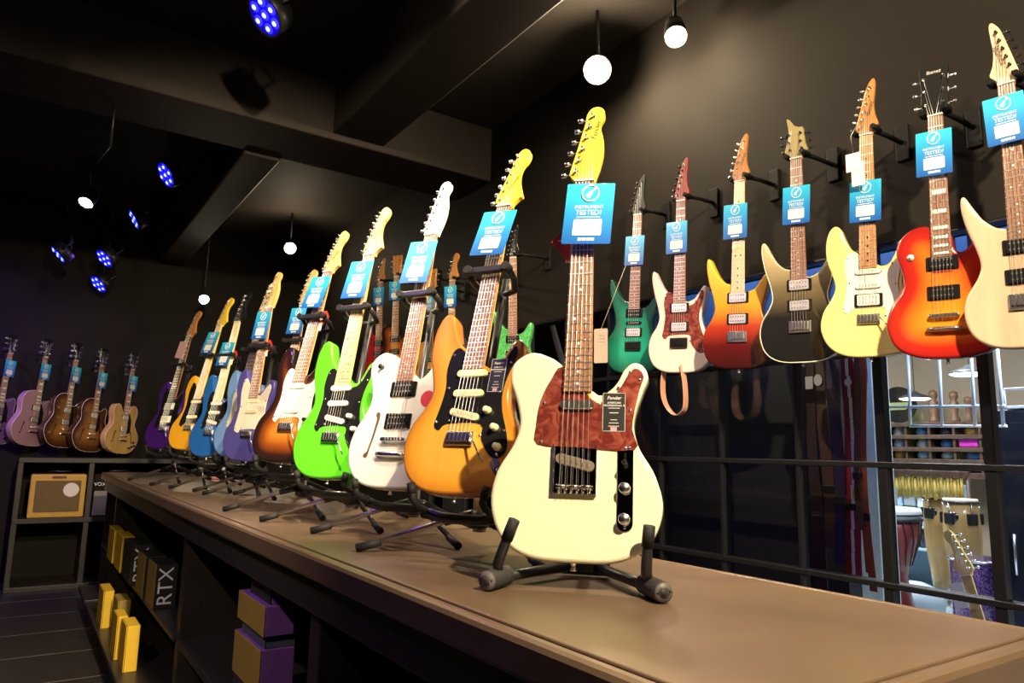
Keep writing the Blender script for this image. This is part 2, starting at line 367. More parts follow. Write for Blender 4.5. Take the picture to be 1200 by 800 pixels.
# ------------------------------------------------------------------ guitars
SHAPE = {
 'tele': [(0,0),(-8.5,.6),(-13.8,4),(-16.1,10),(-15.3,16),(-12.4,21.3),(-11.3,25.5),(-12.2,30),(-13.7,34.3),(-13.2,37.9),(-9.8,40.2),(-5.8,39.2),(-2.9,37.2),(2.9,32.2),(4.6,31.4),(6.4,32.5),(7.8,34.2),(8.9,36.4),(10.6,37.8),(12.5,37.3),(13.5,35.0),(12.5,32),(11.2,28),(10.9,24.8),(12,21),(14.9,16),(16.2,10),(13.9,4),(8.5,.6)],
 'strat': [(0,0),(-8,.6),(-13.4,4),(-16,10),(-15.2,16),(-12.3,21),(-11,25),(-12.2,30),(-13.8,35),(-14,41),(-12.8,45.4),(-10.7,47.1),(-8.8,45.6),(-7.4,41.8),(-5.6,38.3),(-2.9,36.2),(2.9,31.9),(4.8,31.3),(6.7,32.3),(8.1,35),(9.4,37.6),(10.9,38.5),(12.3,37.3),(12.7,34.4),(12.2,31),(11.2,28),(10.7,24.8),(11.7,20.5),(14.5,15.5),(16,10.5),(14.6,5),(9.8,1.2)],
 'offset': [(0,0),(-9,.8),(-14.5,4.5),(-16.5,10),(-15.8,15.5),(-12.8,20),(-10.8,24.5),(-11.5,30),(-13.3,36),(-13.2,42),(-11.2,45.6),(-8.6,46),(-7,43),(-5.8,39.3),(-2.9,37.2),(2.9,34),(5,35),(7,38),(9.4,40.2),(11.8,39.4),(12.6,36),(11.8,31),(10.9,27),(11.2,23),(13.5,18),(16.2,12.5),(16.3,7),(13,2.5),(7,.3)],
 'super': [(0,0),(-8,.6),(-13.2,4),(-15.3,10),(-14.5,16),(-11.5,21),(-10.2,25),(-11,30),(-12.8,36),(-14,42),(-14,46),(-12.9,46.8),(-11.2,43.5),(-8.7,39),(-5.7,36),(-2.9,35),(2.9,32),(4.5,32),(6.8,33),(8.8,35.6),(10.8,38.3),(12.0,38.0),(12.2,34.8),(11.2,29.5),(10,25.3),(10.8,21),(13.8,15.5),(15.2,10),(13.6,4.5),(8.5,.8)],
 'single': [(0,0),(-8,.7),(-14,4),(-16.7,10.5),(-15.4,17),(-12.2,22),(-11.2,25.5),(-11.9,30),(-13,34),(-12.5,38.3),(-9.3,41.8),(-5.4,42.9),(-2.9,42.2),(2.9,39),(3.4,35),(4.7,33.2),(6.6,34),(8.8,36.6),(10.9,37.4),(12.2,35.8),(12.5,32),(11.5,28),(11.3,25),(12.6,21.5),(15.6,16.5),(16.7,10.5),(14,4),(8,.7)],
 'double': [(0,0),(-8,.5),(-15,3.8),(-19.4,10.5),(-19.6,16.5),(-16.5,22),(-13.4,26.6),(-13.3,31),(-14.6,36),(-14.4,41),(-12,44.4),(-8.7,45),(-6.2,42.6),(-4.4,39),(-2.9,38),(2.9,38),(4.4,39),(6.2,42.6),(8.7,45),(12,44.4),(14.4,41),(14.6,36),(13.3,31),(13.4,26.6),(16.5,22),(19.6,16.5),(19.4,10.5),(15,3.8),(8,.5)],
 'jazz': [(0,0),(-8.5,.5),(-15.5,3.8),(-20,11),(-20.2,17),(-17,23),(-14.4,27.6),(-14,32),(-14.8,37),(-14,42),(-10.5,46.4),(-6,48),(-2.9,48),(2.9,44),(3.6,39.5),(5.4,37.4),(8,38.2),(10.6,40.6),(13,40.4),(14.4,37),(14,32),(14.4,27.6),(17,23),(20.2,17),(20,11),(15.5,3.8),(8.5,.5)],
}
HEAD = {
 'strat': [(-2.15,0),(-2.3,1.2),(-3.0,2.1),(-3.3,3.2),(-2.0,7.4),(-.6,12),(.6,16),(1.2,18),(2.6,19.3),(4.2,18.8),(5.0,17),(4.5,15),(3.3,13.2),(2.8,11),(3.1,8.2),(4.1,5),(4.7,3.2),(3.8,2.6),(2.9,1.8),(2.15,.8),(2.15,0)],
 'tele': [(-2.15,0),(-2.5,.9),(-3.2,1.8),(-3.3,3),(-2.3,7),(-1.2,11.5),(-.3,15.3),(0,17.4),(1.0,19),(2.6,19.3),(3.8,18.2),(3.9,16.4),(3.2,14.9),(3.2,13.4),(3.8,10.5),(3.8,7),(3.2,3.8),(2.5,1.6),(2.15,0)],
 'point': [(-2.1,0),(-2.4,1.2),(-3.4,2.4),(-3.2,4),(-2.2,8),(-1.2,12),(-.3,15.5),(.6,18.2),(2.2,20.3),(3.0,19.5),(2.9,16),(2.5,11),(2.9,7),(3.8,4.2),(3.6,3.2),(2.5,1.9),(2.1,0)],
 'three': [(-2.1,0),(-2.5,1.6),(-3.6,3.6),(-3.9,5.2),(-3.7,9),(-3.9,13),(-4.2,16),(-3.4,17.2),(-1.6,16.4),(0,17.2),(1.6,16.4),(3.4,17.2),(4.2,16),(3.9,13),(3.7,9),(3.9,5.2),(3.6,3.6),(2.5,1.6),(2.1,0)],
 'spiky': [(-2.1,0),(-2.4,1.5),(-4.2,3.4),(-4.0,5),(-3.2,8),(-2.8,12),(-3.4,16.5),(-2.2,16),(-.6,13.6),(1.2,12.6),(2.6,12.2),(3.0,9),(3.6,5),(4.2,3.2),(2.4,1.5),(2.1,0)],
}
GUARD = {
 'tele': [(-2.9,37.0),(-5.4,34.4),(-7.3,30),(-7.9,25.2),(-7.5,21.5),(0,21.0),(11.0,20.6),(10.6,24.6),(11.1,28.5),(12.0,32.5),(12.7,34.8),(12.0,36.2),(10.8,36.5),(9.7,35.3),(8.6,33.3),(7.1,31.2),(5.0,30.0),(2.9,30.4)],
 'strat': [(-2.9,35.2),(-5.2,36.8),(-7,35.6),(-7.7,31),(-7.0,26),(-7.6,20.5),(-8.3,16.6),(-6.6,15.2),(-4.7,16.8),(4.6,16.8),(5.5,13.2),(8.3,9.4),(10.9,8.6),(12.7,10.6),(12.0,14.6),(9.9,20),(9.2,24.6),(9.8,28.6),(11,32.6),(11.3,35.4),(10.5,36.6),(9.5,35.2),(8.2,32.4),(6.6,30.6),(4.8,30),(2.9,30.3)],
 'offset': [(-2.9,36.6),(-6.2,41),(-8.4,40.4),(-9.1,34),(-8.2,27),(-9,20),(-9.6,15.3),(-6.6,13.8),(-5,15.4),(5,15.4),(6,12),(9.2,7.8),(12,8),(13,11),(11.6,17),(9.6,24),(9.8,30),(10.9,36),(9.5,38),(7.1,35.6),(5.1,33.2),(2.9,32.5)],
}
BODYC = {}
def dist_edge(p, P):
    best = 1e9
    for i in range(len(P)):
        a, b = P[i-1], P[i]; ab = b-a; l = ab.length_squared
        t = max(0, min(1, (p-a).dot(ab)/l)) if l > 1e-12 else 0
        d = (a+ab*t-p).length_squared
        if d < best: best = d
    return sqrt(best)
def body_mesh(shape, T, rnd, m, sub=5, sx=1.0):
    P = [Vector((x*.01*sx, z*.01)) for x, z in SHAPE[shape]]
    P = smooth_closed(P, sub)
    n = len(P); area = sum(P[i-1].x*P[i].y-P[i].x*P[i-1].y for i in range(n))
    if area < 0: P.reverse()
    N = []
    for i in range(n):
        t = (P[(i+1) % n]-P[i-1]).normalized(); N.append(Vector((-t.y, t.x)))
    rings = [(1.0, 0), (.45, .16), (.12, .5), (0, 1)]
    lay = [(a*rnd, -T/2+b*rnd) for a, b in rings]+[(a*rnd, T/2-b*rnd) for a, b in rings[::-1]]
    vs = []; fs = []; ed = []
    for ins, y in lay:
        for p, q in zip(P, N): vs.append((p.x+q.x*ins, y, p.y+q.y*ins)); ed.append(ins)
    for k in range(len(lay)-1):
        for i in range(n): j = (i+1) % n; fs.append((k*n+j, k*n+i, (k+1)*n+i, (k+1)*n+j))
    sm = [True]*len(fs)
    # front cap: constrained triangulation with inner points, so a burst finish can follow the rim
    rim = [Vector((p.x+q.x*rnd, p.y+q.y*rnd)) for p, q in zip(P, N)]
    pts = list(rim); step = .018
    x = -.21
    while x < .21:
        z = 0
        while z < .5:
            p = Vector((x+.003*sin(z*50), z)); inside = False
            for i in range(n):
                a, b = rim[i-1], rim[i]
                if (a.y > p.y) != (b.y > p.y) and p.x < (b.x-a.x)*(p.y-a.y)/(b.y-a.y)+a.x: inside = not inside
            if inside and dist_edge(p, rim) > .008: pts.append(p)
            z += step
        x += step
    r = delaunay_2d_cdt(pts, [(i, (i+1) % n) for i in range(n)], [], 1, 1e-6)
    base = len(vs)
    for p in r[0]: vs.append((p.x, -T/2, p.y)); ed.append(dist_edge(p, P))
    def inpoly(p):
        k = False
        for i in range(n):
            a, b = rim[i-1], rim[i]
            if (a.y > p.y) != (b.y > p.y) and p.x < (b.x-a.x)*(p.y-a.y)/(b.y-a.y)+a.x: k = not k
        return k
    tri = [f for f in r[2] if inpoly(sum((r[0][i] for i in f), Vector((0, 0)))/len(f))]
    for f in tri: fs.append([base+i for i in f]); sm.append(False)
    base2 = len(vs)
    for p in r[0]: vs.append((p.x, T/2, p.y)); ed.append(dist_edge(p, P))
    for f in tri: fs.append([base2+i for i in f][::-1]); sm.append(False)
    me = bpy.data.meshes.new('body'); me.from_pydata(vs, [], fs); me.update()
    bm = bmesh.new(); bm.from_mesh(me); bmesh.ops.recalc_face_normals(bm, faces=bm.faces[:]); bm.to_mesh(me); bm.free()
    me.polygons.foreach_set('use_smooth', sm)
    at_ = me.attributes.new('edge', 'FLOAT', 'POINT'); at_.data.foreach_set('value', ed)
    me.materials.append(m); return me
SC = 64.8; ZB = 13.5; ZN = ZB+SC           # scale length, saddle and nut heights (cm)
def fret_z(k, zn=ZN, sc=SC): return zn-sc*(1-2**(-k/12))
UNIT = {}
def unit(name):
    if name in UNIT: return UNIT[name]
    b = MB()
    if name == 'fret': b.box((0, 0, 0), (1, .0016, .0024)); me = b.mesh('fret', STL)
    elif name == 'dot': b.lathe([(.0033, .0004), (.0033, 0), (0, 0)], axis='y', n=8); me = b.mesh('inlay', PEARL)
    elif name == 'dotdark': b.lathe([(.0033, .0004), (.0033, 0), (0, 0)], axis='y', n=8); me = b.mesh('inlay', PBLK)
    elif name == 'screw': b.lathe([(.0034, 0), (.0030, -.0012), (.0012, -.0016), (0, -.0016)], axis='y', n=8); me = b.mesh('screw', CHR)
    elif name in ('tuner', 'tunerblk'):
        b.lathe([(.0055, .001), (.0055, -.001), (.0032, -.0015), (.0030, -.010), (.0035, -.012), (0, -.0122)], axis='y', n=10)
        b.tube([(-.006, .014, 0), (-.026, .014, 0)], .0022, 6); b.lathe([(.003, -.024), (.0058, -.026), (.0062, -.031), (.005, -.035), (0, -.036)], (0, .014, 0), 'x', n=8)
        b.box((-.004, .0165, 0), (.018, .012, .014)); me = b.mesh('tuner', CHR if name == 'tuner' else PBLK)
    UNIT[name] = me; return me
def pickup(parent, kind, z, yf, ang=0, m=None, x=0):
    b = MB(); A = radians(ang)
    M = Matrix.Translation((x, 0, z*.01)) @ Matrix.Rotation(-A, 4, 'Y')
    if kind == 'single':
        b.plate(rrect(0, 0, .083, .018, .0085), yf-.0065, yf+.001, .0012, M); o = b.build('pickup', m or PCRM, parent)
        p = MB()
        for k in range(6): p.lathe([(.0026, -.0009), (.0026, .0005), ], ((k-2.5)*.0104, yf-.0065, 0), 'y', 8, M)
        q = p.build('pole_pieces', STL, o); q['kind'] = 'stuff'
    elif kind == 'lip':
        b.plate(rrect(0, 0, .066, .018, .008), yf-.008, yf+.001, .002, M); o = b.build('pickup', CHR, parent)
    elif kind in ('hum', 'humc'):
        b.plate(rrect(0, 0, .090, .045, .004), yf-.004, yf+.001, .001, M); o = b.build('pickup_ring', PBLK if kind == 'hum' else (m or PBLK), parent)
        c = MB(); c.plate(rrect(0, 0, .070, .038, .004), yf-.009, yf-.002, .001, M); c.build('pickup_cover', (m or PBLK) if kind == 'hum' else mat('satin_chrome', (.88, .87, .84), .40, .9), o)
        p = MB()
        for k in range(6):
            for zz in (-.009, .009): p.lathe([(.0028, -.0011), (.0028, .0005)], ((k-2.5)*.0104, yf-.009, zz), 'y', 8, M)
        q = p.build('pole_pieces', STL if kind == 'hum' else NICK, o); q['kind'] = 'stuff'
    return o
def knob(parent, x, z, yf, r=.0095, m=None, h=.016):
    return MB().lathe([(r, 0), (r, -.004), (r*.86, -.006), (r*.78, -h+.001), (r*.7, -h), (0, -h)], (x*.01, yf, z*.01), 'y', 14).build('knob', m or PBLK, parent)
def guitar(label, M, shape='strat', head='strat', body=None, neck=MAPLE, board=ROSE, headm=None, guard=None, guardm=PBLK,
           pickups=(), bridge='trem', knobs=(), knobm=None, lod=1, T=.044, rnd=.007, bind=None, hard=CHR, tunm='tuner', dots='dot', group=None,
           headmirror=False, sx=1., name='electric_guitar', nf=22, logo=None, sc=SC, zb=ZB, extra=None, inl='dot'):
    g = thing(name, label, 'guitar', M=M, group=group); zn = zb+sc; fy = -T/2
    link('body', body_mesh(shape, T, rnd, body, 5 if lod else 4, sx), g)
    zend = fret_z(nf, zn, sc)-.9
    if bind:       # a light strip round the rim
        P = smooth_closed([Vector((x*.01*sx, z*.01)) for x, z in SHAPE[shape]], 4)
        MB().tube([(p.x*.995, fy+.0025, p.y*.998+.0005) for p in P], .0022, 5, close=True).build('binding', bind, g)
    yf = fy
    if guard:
        P = [Vector((x*.01*sx, z*.01)) for x, z in GUARD[guard]]
        pts = smooth_closed(P, 3); yf = fy-.0024
        gd = MB().plate(pts, yf, fy+.0005, .001).build('pickguard', guardm, g)
        if lod >= 1:
            for i in range(0, len(GUARD[guard]), 2):
                x, z = GUARD[guard][i]; c = Vector((.5, 26)); v = Vector((x, z)); v += (c-v).normalized()*.9
                if abs(v.x) > 3.4 or v.y < 30: link('screw', unit('screw'), gd, (v.x*.01, yf, v.y*.01))
    # neck and fretboard
    w0, w1 = .0212, .0212+(.0285-.0212)*(zn-zend)/46.5
    yb = fy-.008; nb = MB(); vs = []; K = 8
    for z, w, dp in ((zend-3.5, w1-.001, .020), (zend+8, w1-.002, .022), (zn-6, w0+.001, .017), (zn, w0-.0003, .014), (zn+1.2, w0-.0003, .014)):
        for k in range(K+1):
            a = pi*k/K; vs.append((-w*cos(a), yb+.006+dp*sin(a), z*.01))
    fs = []
    for i in range(4):
        for k in range(K): a = i*(K+1)+k; fs.append((a, a+1, a+K+2, a+K+1))
        fs.append((i*(K+1)+K, i*(K+1), (i+1)*(K+1), (i+1)*(K+1)+K))
    fs.append(list(range(K+1))); fs.append([4*(K+1)+k for k in range(K+1)][::-1])
    nb._add(vs, fs, True); nk = nb.build('neck', neck, g)
    fb = MB(); fb.plate([(-w1, zend*.01), (w1, zend*.01), (w0, zn*.01), (-w0, zn*.01)], yb, yb+.0062, .0008)
    fbo = fb.build('fretboard', board, g)
    MB().box((0, yb-.001, zn*.01+.002), (w0*2, .010, .004)).build('nut', PWHT, g)
    def wz(z): return w0+(w1-w0)*(zn-z)/(zn-zend)
    if lod >= 2:
        for k in range(1, nf+1):
            z = fret_z(k, zn, sc); link('fret', unit('fret'), fbo, (0, yb-.0004, z*.01), scale=(2*wz(z), 1, 1))
    else:
        fr = MB()
        for k in range(1, nf+1): z = fret_z(k, zn, sc); fr.box((0, yb-.0004, z*.01), (2*wz(z), .0016, .0024))
        q = fr.build('frets', STL, fbo); q['kind'] = 'stuff'
    for k in (3, 5, 7, 9, 12, 15, 17, 19, 21):
        if k > nf: continue
        z = (fret_z(k, zn, sc)+fret_z(k-1, zn, sc))/2
        if inl == 'block':
            MB().box((0, yb-.0001, z*.01), (1.45*wz(z), .0006, (fret_z(k-1, zn, sc)-fret_z(k, zn, sc))*.0065)).build('inlay', PEARL, fbo)
        else:
            for dx in ((-.011, .011) if k == 12 else (0,)): link('inlay', unit(dots), fbo, (dx, yb-.0003, z*.01))
    # headstock, tuners
    sgn = -1 if headmirror else 1
    hp = [Vector((x*.01*sgn, (zn+z)*.01)) for x, z in HEAD[head]]
    n0 = 1; hps = smooth_open(hp, 4)
    hd = MB().plate(hps, yb+.006, yb+.020, .0012).build('headstock', headm or neck, g)
    posts = []
    if head in ('three', 'spiky'):
        zz = (4.2, 8.6, 13) if head == 'three' else (3.8, 6.8, 10)
        for i, z in enumerate(zz):
            for s in (-1, 1):
                xx = s*(2.5+.15*i) if head == 'three' else s*2.2-(.5 if i else 0)
                posts.append((xx, z, s))
    else:
        for i in range(6): t = i/5; posts.append((sgn*(-1.9+t*3.3), 3.0+t*13.8, -sgn))
    for x, z, s in posts:
        link('tuner', unit(tunm), hd, (x*.01, yb+.005, (zn+z)*.01), rot=(0, pi, 0) if s > 0 else None)
    if logo:
        txt, tm, size, pos, ang, shear = logo
        link('logo', text_mesh(txt, size, tm, shear=shear), hd, (pos[0]*.01*sgn, yb+.0055, (zn+pos[1])*.01), rot=(0, radians(ang), 0))
    # pickups, bridge, knobs
    for p in pickups: pickup(g, p[0], p[1], yf, p[2] if len(p) > 2 else 0, p[3] if len(p) > 3 else None)
    z = zb*.01
    if bridge == 'trem':
        br = MB().bbox((0, yf-.003, z-.004), (.072, .006, .034), .0015).build('bridge', hard, g)
        sd = MB()
        for k in range(6): sd.bbox(((k-2.5)*.0108, yf-.008, z-.002), (.0092, .008, .022), .001)
        sd.build('saddles', hard, br)
        if lod >= 1 and guard: MB().tube([(.030, yf-.009, z+.004), (.036, yf-.02, z+.001), (.062, yf-.03, z-.03), (.088, yf-.03, z-.065)], .0025, 6).build('tremolo_arm', hard, br)
    elif bridge == 'fixed':
        br = MB().bbox((0, yf-.004, z-.002), (.082, .008, .046), .002).build('bridge', hard, g)
        sd = MB()
        for k in range(6): sd.bbox(((k-2.5)*.0108, yf-.0105, z+.002), (.0088, .007, .030), .001)
        sd.build('saddles', hard, br)
    elif bridge == 'plate':
        b = MB(); b.plate(rrect(0, z+.036, .084, .098, .004), fy-.002, fy+.0003, .0008); br = b.build('bridge_plate', PCH, g)
        b = MB()
        for s in (-1, 1): b.box((s*.0410, fy-.0055, z+.034), (.0016, .009, .092))
        b.box((0, fy-.0055, z-.0125), (.084, .009, .0016)); b.build('plate_lip', CHR, br)
        b = MB()
        for k in range(3): b.tube([((k-1)*.0235-.0105, fy-.010, z), ((k-1)*.0235+.0105, fy-.010, z)], .0042, 8)
        b.build('saddles', NICK, br)
        b = MB()
        for k in range(6): b.tube([((k-2.5)*.0117, fy-.007, z), ((k-2.5)*.0117, fy-.007, z-.012)], .0016, 6)
        b.build('intonation_screws', CHR, br)
    elif bridge == 'tom':
        br = MB().bbox((0, yf-.011, z), (.078, .008, .012), .002).build('bridge', hard, g)
        sd = MB()
        for k in range(6): sd.box(((k-2.5)*.0104, yf-.0165, z), (.006, .004, .009))
        for s in (-1, 1): sd.lathe([(.006, 0), (.006, -.014), (.004, -.015), (0, -.015)], (s*.0365, yf, z), 'y', 10)
        sd.build('saddles', hard, br)
        tp = MB(); tp.tube([(-.046, yf-.010, z-.042), (-.03, yf-.013, z-.042), (.03, yf-.013, z-.042), (.046, yf-.010, z-.042)], .0075, 8)
        for s in (-1, 1): tp.lathe([(.007, 0), (.007, -.012), (.004, -.016), (0, -.016)], (s*.044, yf, z-.042), 'y', 10)
        tp.build('tailpiece', hard, g)
    for kx, kz in knobs: knob(g, kx, kz, yf, m=knobm)
    # strings
    ys = yb-.004; sp = MB()
    for k in range(6):
        xb = (k-2.5)*.0106; xn = (k-2.5)*.0070
        if head in ('three', 'spiky'): px, pz, _ = sorted([q for q in posts if (q[2] < 0) == (k < 3)], key=lambda q: q[1])[k if k < 3 else 5-k]
        else: px, pz, _ = posts[k] if not headmirror else posts[5-k]
        path = [(xb, yf-.011, (zb-1.5)*.01), (xb, ys-.001, zb*.01), (xn, ys+.001, zn*.01+.002), (px*.01, yb-.001, (zn+pz)*.01)]
        r = (.0007, .00065, .0006, .00052, .00048, .00045)[k]
        if lod >= 2: MB().tube(path, r*1.15, 5).build('string', STL, g)
        else: sp.tube(path, r*1.3, 4)
    if lod < 2: q = sp.build('strings', STL, g); q['kind'] = 'stuff'
    MB().lathe([(.007, 0), (.007, -.002), (.0045, -.004), (.004, -.010), (.007, -.013), (.006, -.015), (0, -.0152)], (0, 0, .001), 'z', 10).build('strap_button', CHR, g)
    if extra: extra(g, fy, yf)
    g['zn'] = zn
    return g
def pose(p, az, tilt, roll=0):
    a = radians(az); t = radians(tilt); h = Vector((sin(a), cos(a), 0)); Z = Vector((0, 0, 1))
    zx = (Z*cos(t)+h*sin(t)); yx = (h*cos(t)-Z*sin(t)); xx = yx.cross(zx)
    M = Matrix(((xx.x, yx.x, zx.x, p[0]), (xx.y, yx.y, zx.y, p[1]), (xx.z, yx.z, zx.z, p[2]), (0, 0, 0, 1)))
    return M @ Matrix.Rotation(radians(roll), 4, 'Y')
# blue paper tag that hangs on each neck
TAGM = ramp_mat('blue_tag_print', [(0, (.01, .10, .42)), (.45, (.015, .24, .62)), (1, (.03, .50, .78))], axis=2, rng=(-.165, 0), rough=.35, coat=.3)
TAGD = mat('blue_tag_white_print', (.80, .86, .88), .5, var=.03)
TAGW = mat('paper_price_label', (.84, .80, .74), .6, var=.04)
def _tagmeshes():
    b = MB(); b.plate(rrect(0, -.0825, .126, .165, .003, 2), -.0005, .0005, .0001); pl = b.mesh('card', TAGM)
    e = MB(); e.tube([(.022*cos(2*pi*k/28), -.0008, -.028+.022*sin(2*pi*k/28)) for k in range(28)], .0021, 5, close=True)
    # a small guitar silhouette set aslant in the ring
    s = smooth_closed([Vector((x*.00042, z*.00042)) for x, z in SHAPE['strat']], 2)
    R = Matrix.Translation((-.0075, 0, -.038)) @ Matrix.Rotation(radians(38), 4, 'Y')
    e.plate(s, -.0012, -.0004, .0001, R); e.box((0, -.0008, .022), (.0035, .0008, .018), R); e.box((0, -.0008, .031), (.006, .0008, .007), R)
    em = e.mesh('emblem', TAGD)
    w = MB(); w.plate(rrect(0, -.121, .074, .043, .003, 2), -.0011, -.0003, .0001); wl = w.mesh('price_label', TAGW)
    t = MB(); t.box((0, -.0008, -.0935), (.062, .0006, .0022)); ln = t.mesh('fine_print', TAGD)
    return pl, em, wl, ln
TAGS = None
def hang_tag(label, M, znut, dx=0, drop=.0, yoff=-.046, rx=0, rz=0, M2=None):
    global TAGS
    if TAGS is None: TAGS = _tagmeshes()
    t = thing('hang_tag', label, 'tag', M=M @ Matrix.Translation((dx, yoff, znut*.01-drop)) @ Matrix.Rotation(radians(rz), 4, 'Y') @ Matrix.Rotation(radians(rx), 4, 'X') @ Matrix.Diagonal((.80, 1, .88, 1)), group='blue tags on the guitar necks')
    for me in TAGS: link(me.name.split('.')[0], me, t)
    link('lettering', text_mesh('INSTRUMENT', .0125, TAGD, depth=.0003), t, (0, -.0008, -.0655))
    link('lettering', text_mesh('TESTED?', .0185, TAGD, depth=.0003), t, (0, -.0008, -.081))
    b = MB()
    for k in range(4): b.box(((k-1.5)*.011, -.0008, -.153), (.009, .0006, .008))
    b.build('footer_print', TAGD, t)
    MB().tube([(0, 0, 0), (-dx*.5-.012, .02, .02), (-dx-.024, .030, .03)], .0007, 4).build('tie_cord', PWHT, t)
    return t

def sticker(g, x, z, w, h, y):
    s = MB(); s.plate(rrect(x, z, w, h, .002, 2), y-.0006, y+.0004, .0001); so = s.build('spec_sticker', mat('black_sticker', (.02, .02, .02), .4), g)
    wm = mat('white_sticker_print', (.8, .8, .78), .5)
    fr = MB()
    for dx, dz, ww, hh in ((0, h/2-.001, w-.003, .0006), (0, -h/2+.001, w-.003, .0006), (-w/2+.001, 0, .0006, h-.003), (w/2-.001, 0, .0006, h-.003)): fr.box((x+dx, y-.0008, z+dz), (ww, .0004, hh))
    k = h/2
    for dz, ww, hh in ((.10, .5, .0010), (-.02, .38, .0012), (-.20, .28, .0009), (-.28, .4, .0009), (-.36, .46, .0009)): fr.box((x, y-.0008, z+dz*h), (ww*w, .0004, hh))
    fr.build('sticker_print', wm, so)
    link('sticker_lettering', text_mesh('Fender', .0095, wm, shear=.2), so, (x, y-.0008, z+.36*h))
    link('sticker_lettering', text_mesh('AMERICAN', .0052, wm), so, (x, y-.0008, z+.235*h))
    link('sticker_lettering', text_mesh('PROFESSIONAL II', .0052, wm), so, (x, y-.0008, z+.165*h))
    MB().box((x, y-.0008, z-.43*h), (.012, .0004, .007)).build('sticker_flag', mat('flag_print', (.62, .30, .36), .5), so)
LG = mat('logo_black', (.02, .018, .015), .4); LGW = mat('logo_silver', (.6, .6, .6), .4)
def tele_extra(g, fy, yf):
    M = mat('cp', (.8, .8, .82), .1, 1.)
    b = MB(); b.plate(rrect(.094, .138, .030, .160, .0149, 8), fy-.0022, fy+.0003, .0008); cp = b.build('control_plate', PCH, g)
    for z in (.108, .152):
        pass
    for z in (.080, .135):
        MB().lathe([(.0105, 0), (.0105, -.015), (.0095, -.0165), (0, -.0168)], (.094, fy-.0022, z), 'y', 18).build('knob', CHR, cp)
    MB().box((.094, fy-.0028, .187), (.004, .0012, .030)).build('switch_slot', PBLK, cp)
    MB().tube([(.094, fy, .184), (.094, fy-.018, .180)], [.002, .002], 6).build('switch_lever', CHR, cp)
    MB().lathe([(.003, 0), (.005, -.004), (.0045, -.010), (0, -.012)], (.094, fy-.016, .181), 'y', 10).build('switch_tip', PBLK, cp)
    for z in (.066, .210): link('screw', unit('screw'), cp, (.094, fy-.0022, z))
    MBR = Matrix.Translation((0, 0, .181)) @ Matrix.Rotation(radians(14), 4, 'Y')
    b = MB(); b.plate(rrect(0, 0, .076, .020, .0098), fy-.007, fy+.001, .001, MBR); o = b.build('bridge_pickup', mat('grey_brown_bobbin', (.17, .14, .11), .5), g)
    p = MB()
    for k in range(6): p.lathe([(.0026, -.0009), (.0026, .0005)], ((k-2.5)*.0104, fy-.007, 0), 'y', 8, MBR)
    p.build('pole_pieces', STL, o)
    sticker(g, .0715, .279, .044, .076, yf)
def strat_extra(g, fy, yf):
    sticker(g, .062, .312, .046, .100, yf) if 0 else sticker(g, .0700, .290, .042, .086, yf)
    jack(g, fy)
def jack(g, fy):
    M = Matrix.Translation((.112, 0, .062)) @ Matrix.Rotation(radians(52), 4, 'Y')
    b = MB(); b.plate(rrect(0, 0, .058, .024, .011), fy-.0025, fy+.0005, .001, M); b.lathe([(.008, 0), (.008, -.0035), (.003, -.0035), (.003, 0)], (.008, fy-.002, 0), 'y', 12, M); b.build('jack_plate', CHR, g)
def thin_extra(g, fy, yf):
    fh = [(-9.3, 8.2), (-8.6, 9.0), (-8.3, 11), (-7.6, 14), (-7.2, 16.5), (-6.7, 19.6), (-6.9, 21.4), (-7.9, 21.6), (-8.2, 20.6), (-7.7, 19.8), (-7.9, 17.2), (-8.3, 14), (-8.8, 11.6), (-9.2, 10), (-9.9, 9.6), (-10.2, 8.7)]
    MB().plate(smooth_closed([Vector((x*.01, z*.01)) for x, z in fh], 3), fy-.0006, fy+.001, .0002).build('f_hole', mat('f_hole_shadowed_wood', (.10, .05, .02), .7), g)
    MB().lathe([(.008, 0), (.008, -.002), (.005, -.006), (.008, -.012), (0, -.013)], (-.093, fy, .355), 'y', 10).build('strap_hook', PBLK, g)
    MB().plate([(.088+.024*cos(2*pi*k/24), .255+.024*sin(2*pi*k/24)) for k in range(24)], fy-.0006, fy+.0003, .0001).build('round_sticker', mat('red_sticker', (.62, .04, .05), .5), g)
    for x, z in ((10.8, 16), (11, 11)): knob(g, x, z, fy, m=PBLK)

CREAMW = mat('olympic_white_gloss', (.84, .81, .56), .22, coat=1., var=.01)
SNOW = mat('snow_white_gloss', (.80, .78, .72), .22, coat=1., var=.01)
HONEY = ramp_mat('honey_ash_gloss', [(0, (.62, .22, .02)), (.5, (.88, .40, .035)), (1, (.93, .47, .06))], rng=(0, .06), grain=.18)
NEON = mat('neon_green_gloss', (.10, .62, .02), .25, coat=1., var=.01)
SUN3 = ramp_mat('three_tone_burst', [(0, (.012, .008, .008)), (.22, (.03, .010, .008)), (.5, (.26, .06, .008)), (1, (.66, .27, .03))], rng=(0, .12), grain=.15)
INDIGO = mat('indigo_gloss', (.075, .065, .26), .28, coat=1., var=.03)
LBLUE = mat('powder_blue_gloss', (.16, .30, .58), .28, coat=1., var=.03)
BLUE = mat('lake_blue_gloss', (.02, .13, .46), .26, coat=1., var=.03)
AMBER = mat('butterscotch_gloss', (.90, .44, .025), .26, coat=1., var=.02)
PURP = mat('deep_purple_gloss', (.06, .012, .20), .25, coat=1., var=.05)
BLACKG = mat('black_gloss', (.012, .012, .014), .2, coat=1.)
PARCH = mat('parchment_plastic', (.70, .66, .50), .4)
S3 = (('single', 29.6), ('single', 24.4), ('single', 19.0, -12))
S3W = tuple((a[0], a[1], a[2] if len(a) > 2 else 0, PWHT) for a in S3)
S3P = tuple((a[0], a[1], a[2] if len(a) > 2 else 0, PCRM) for a in S3)
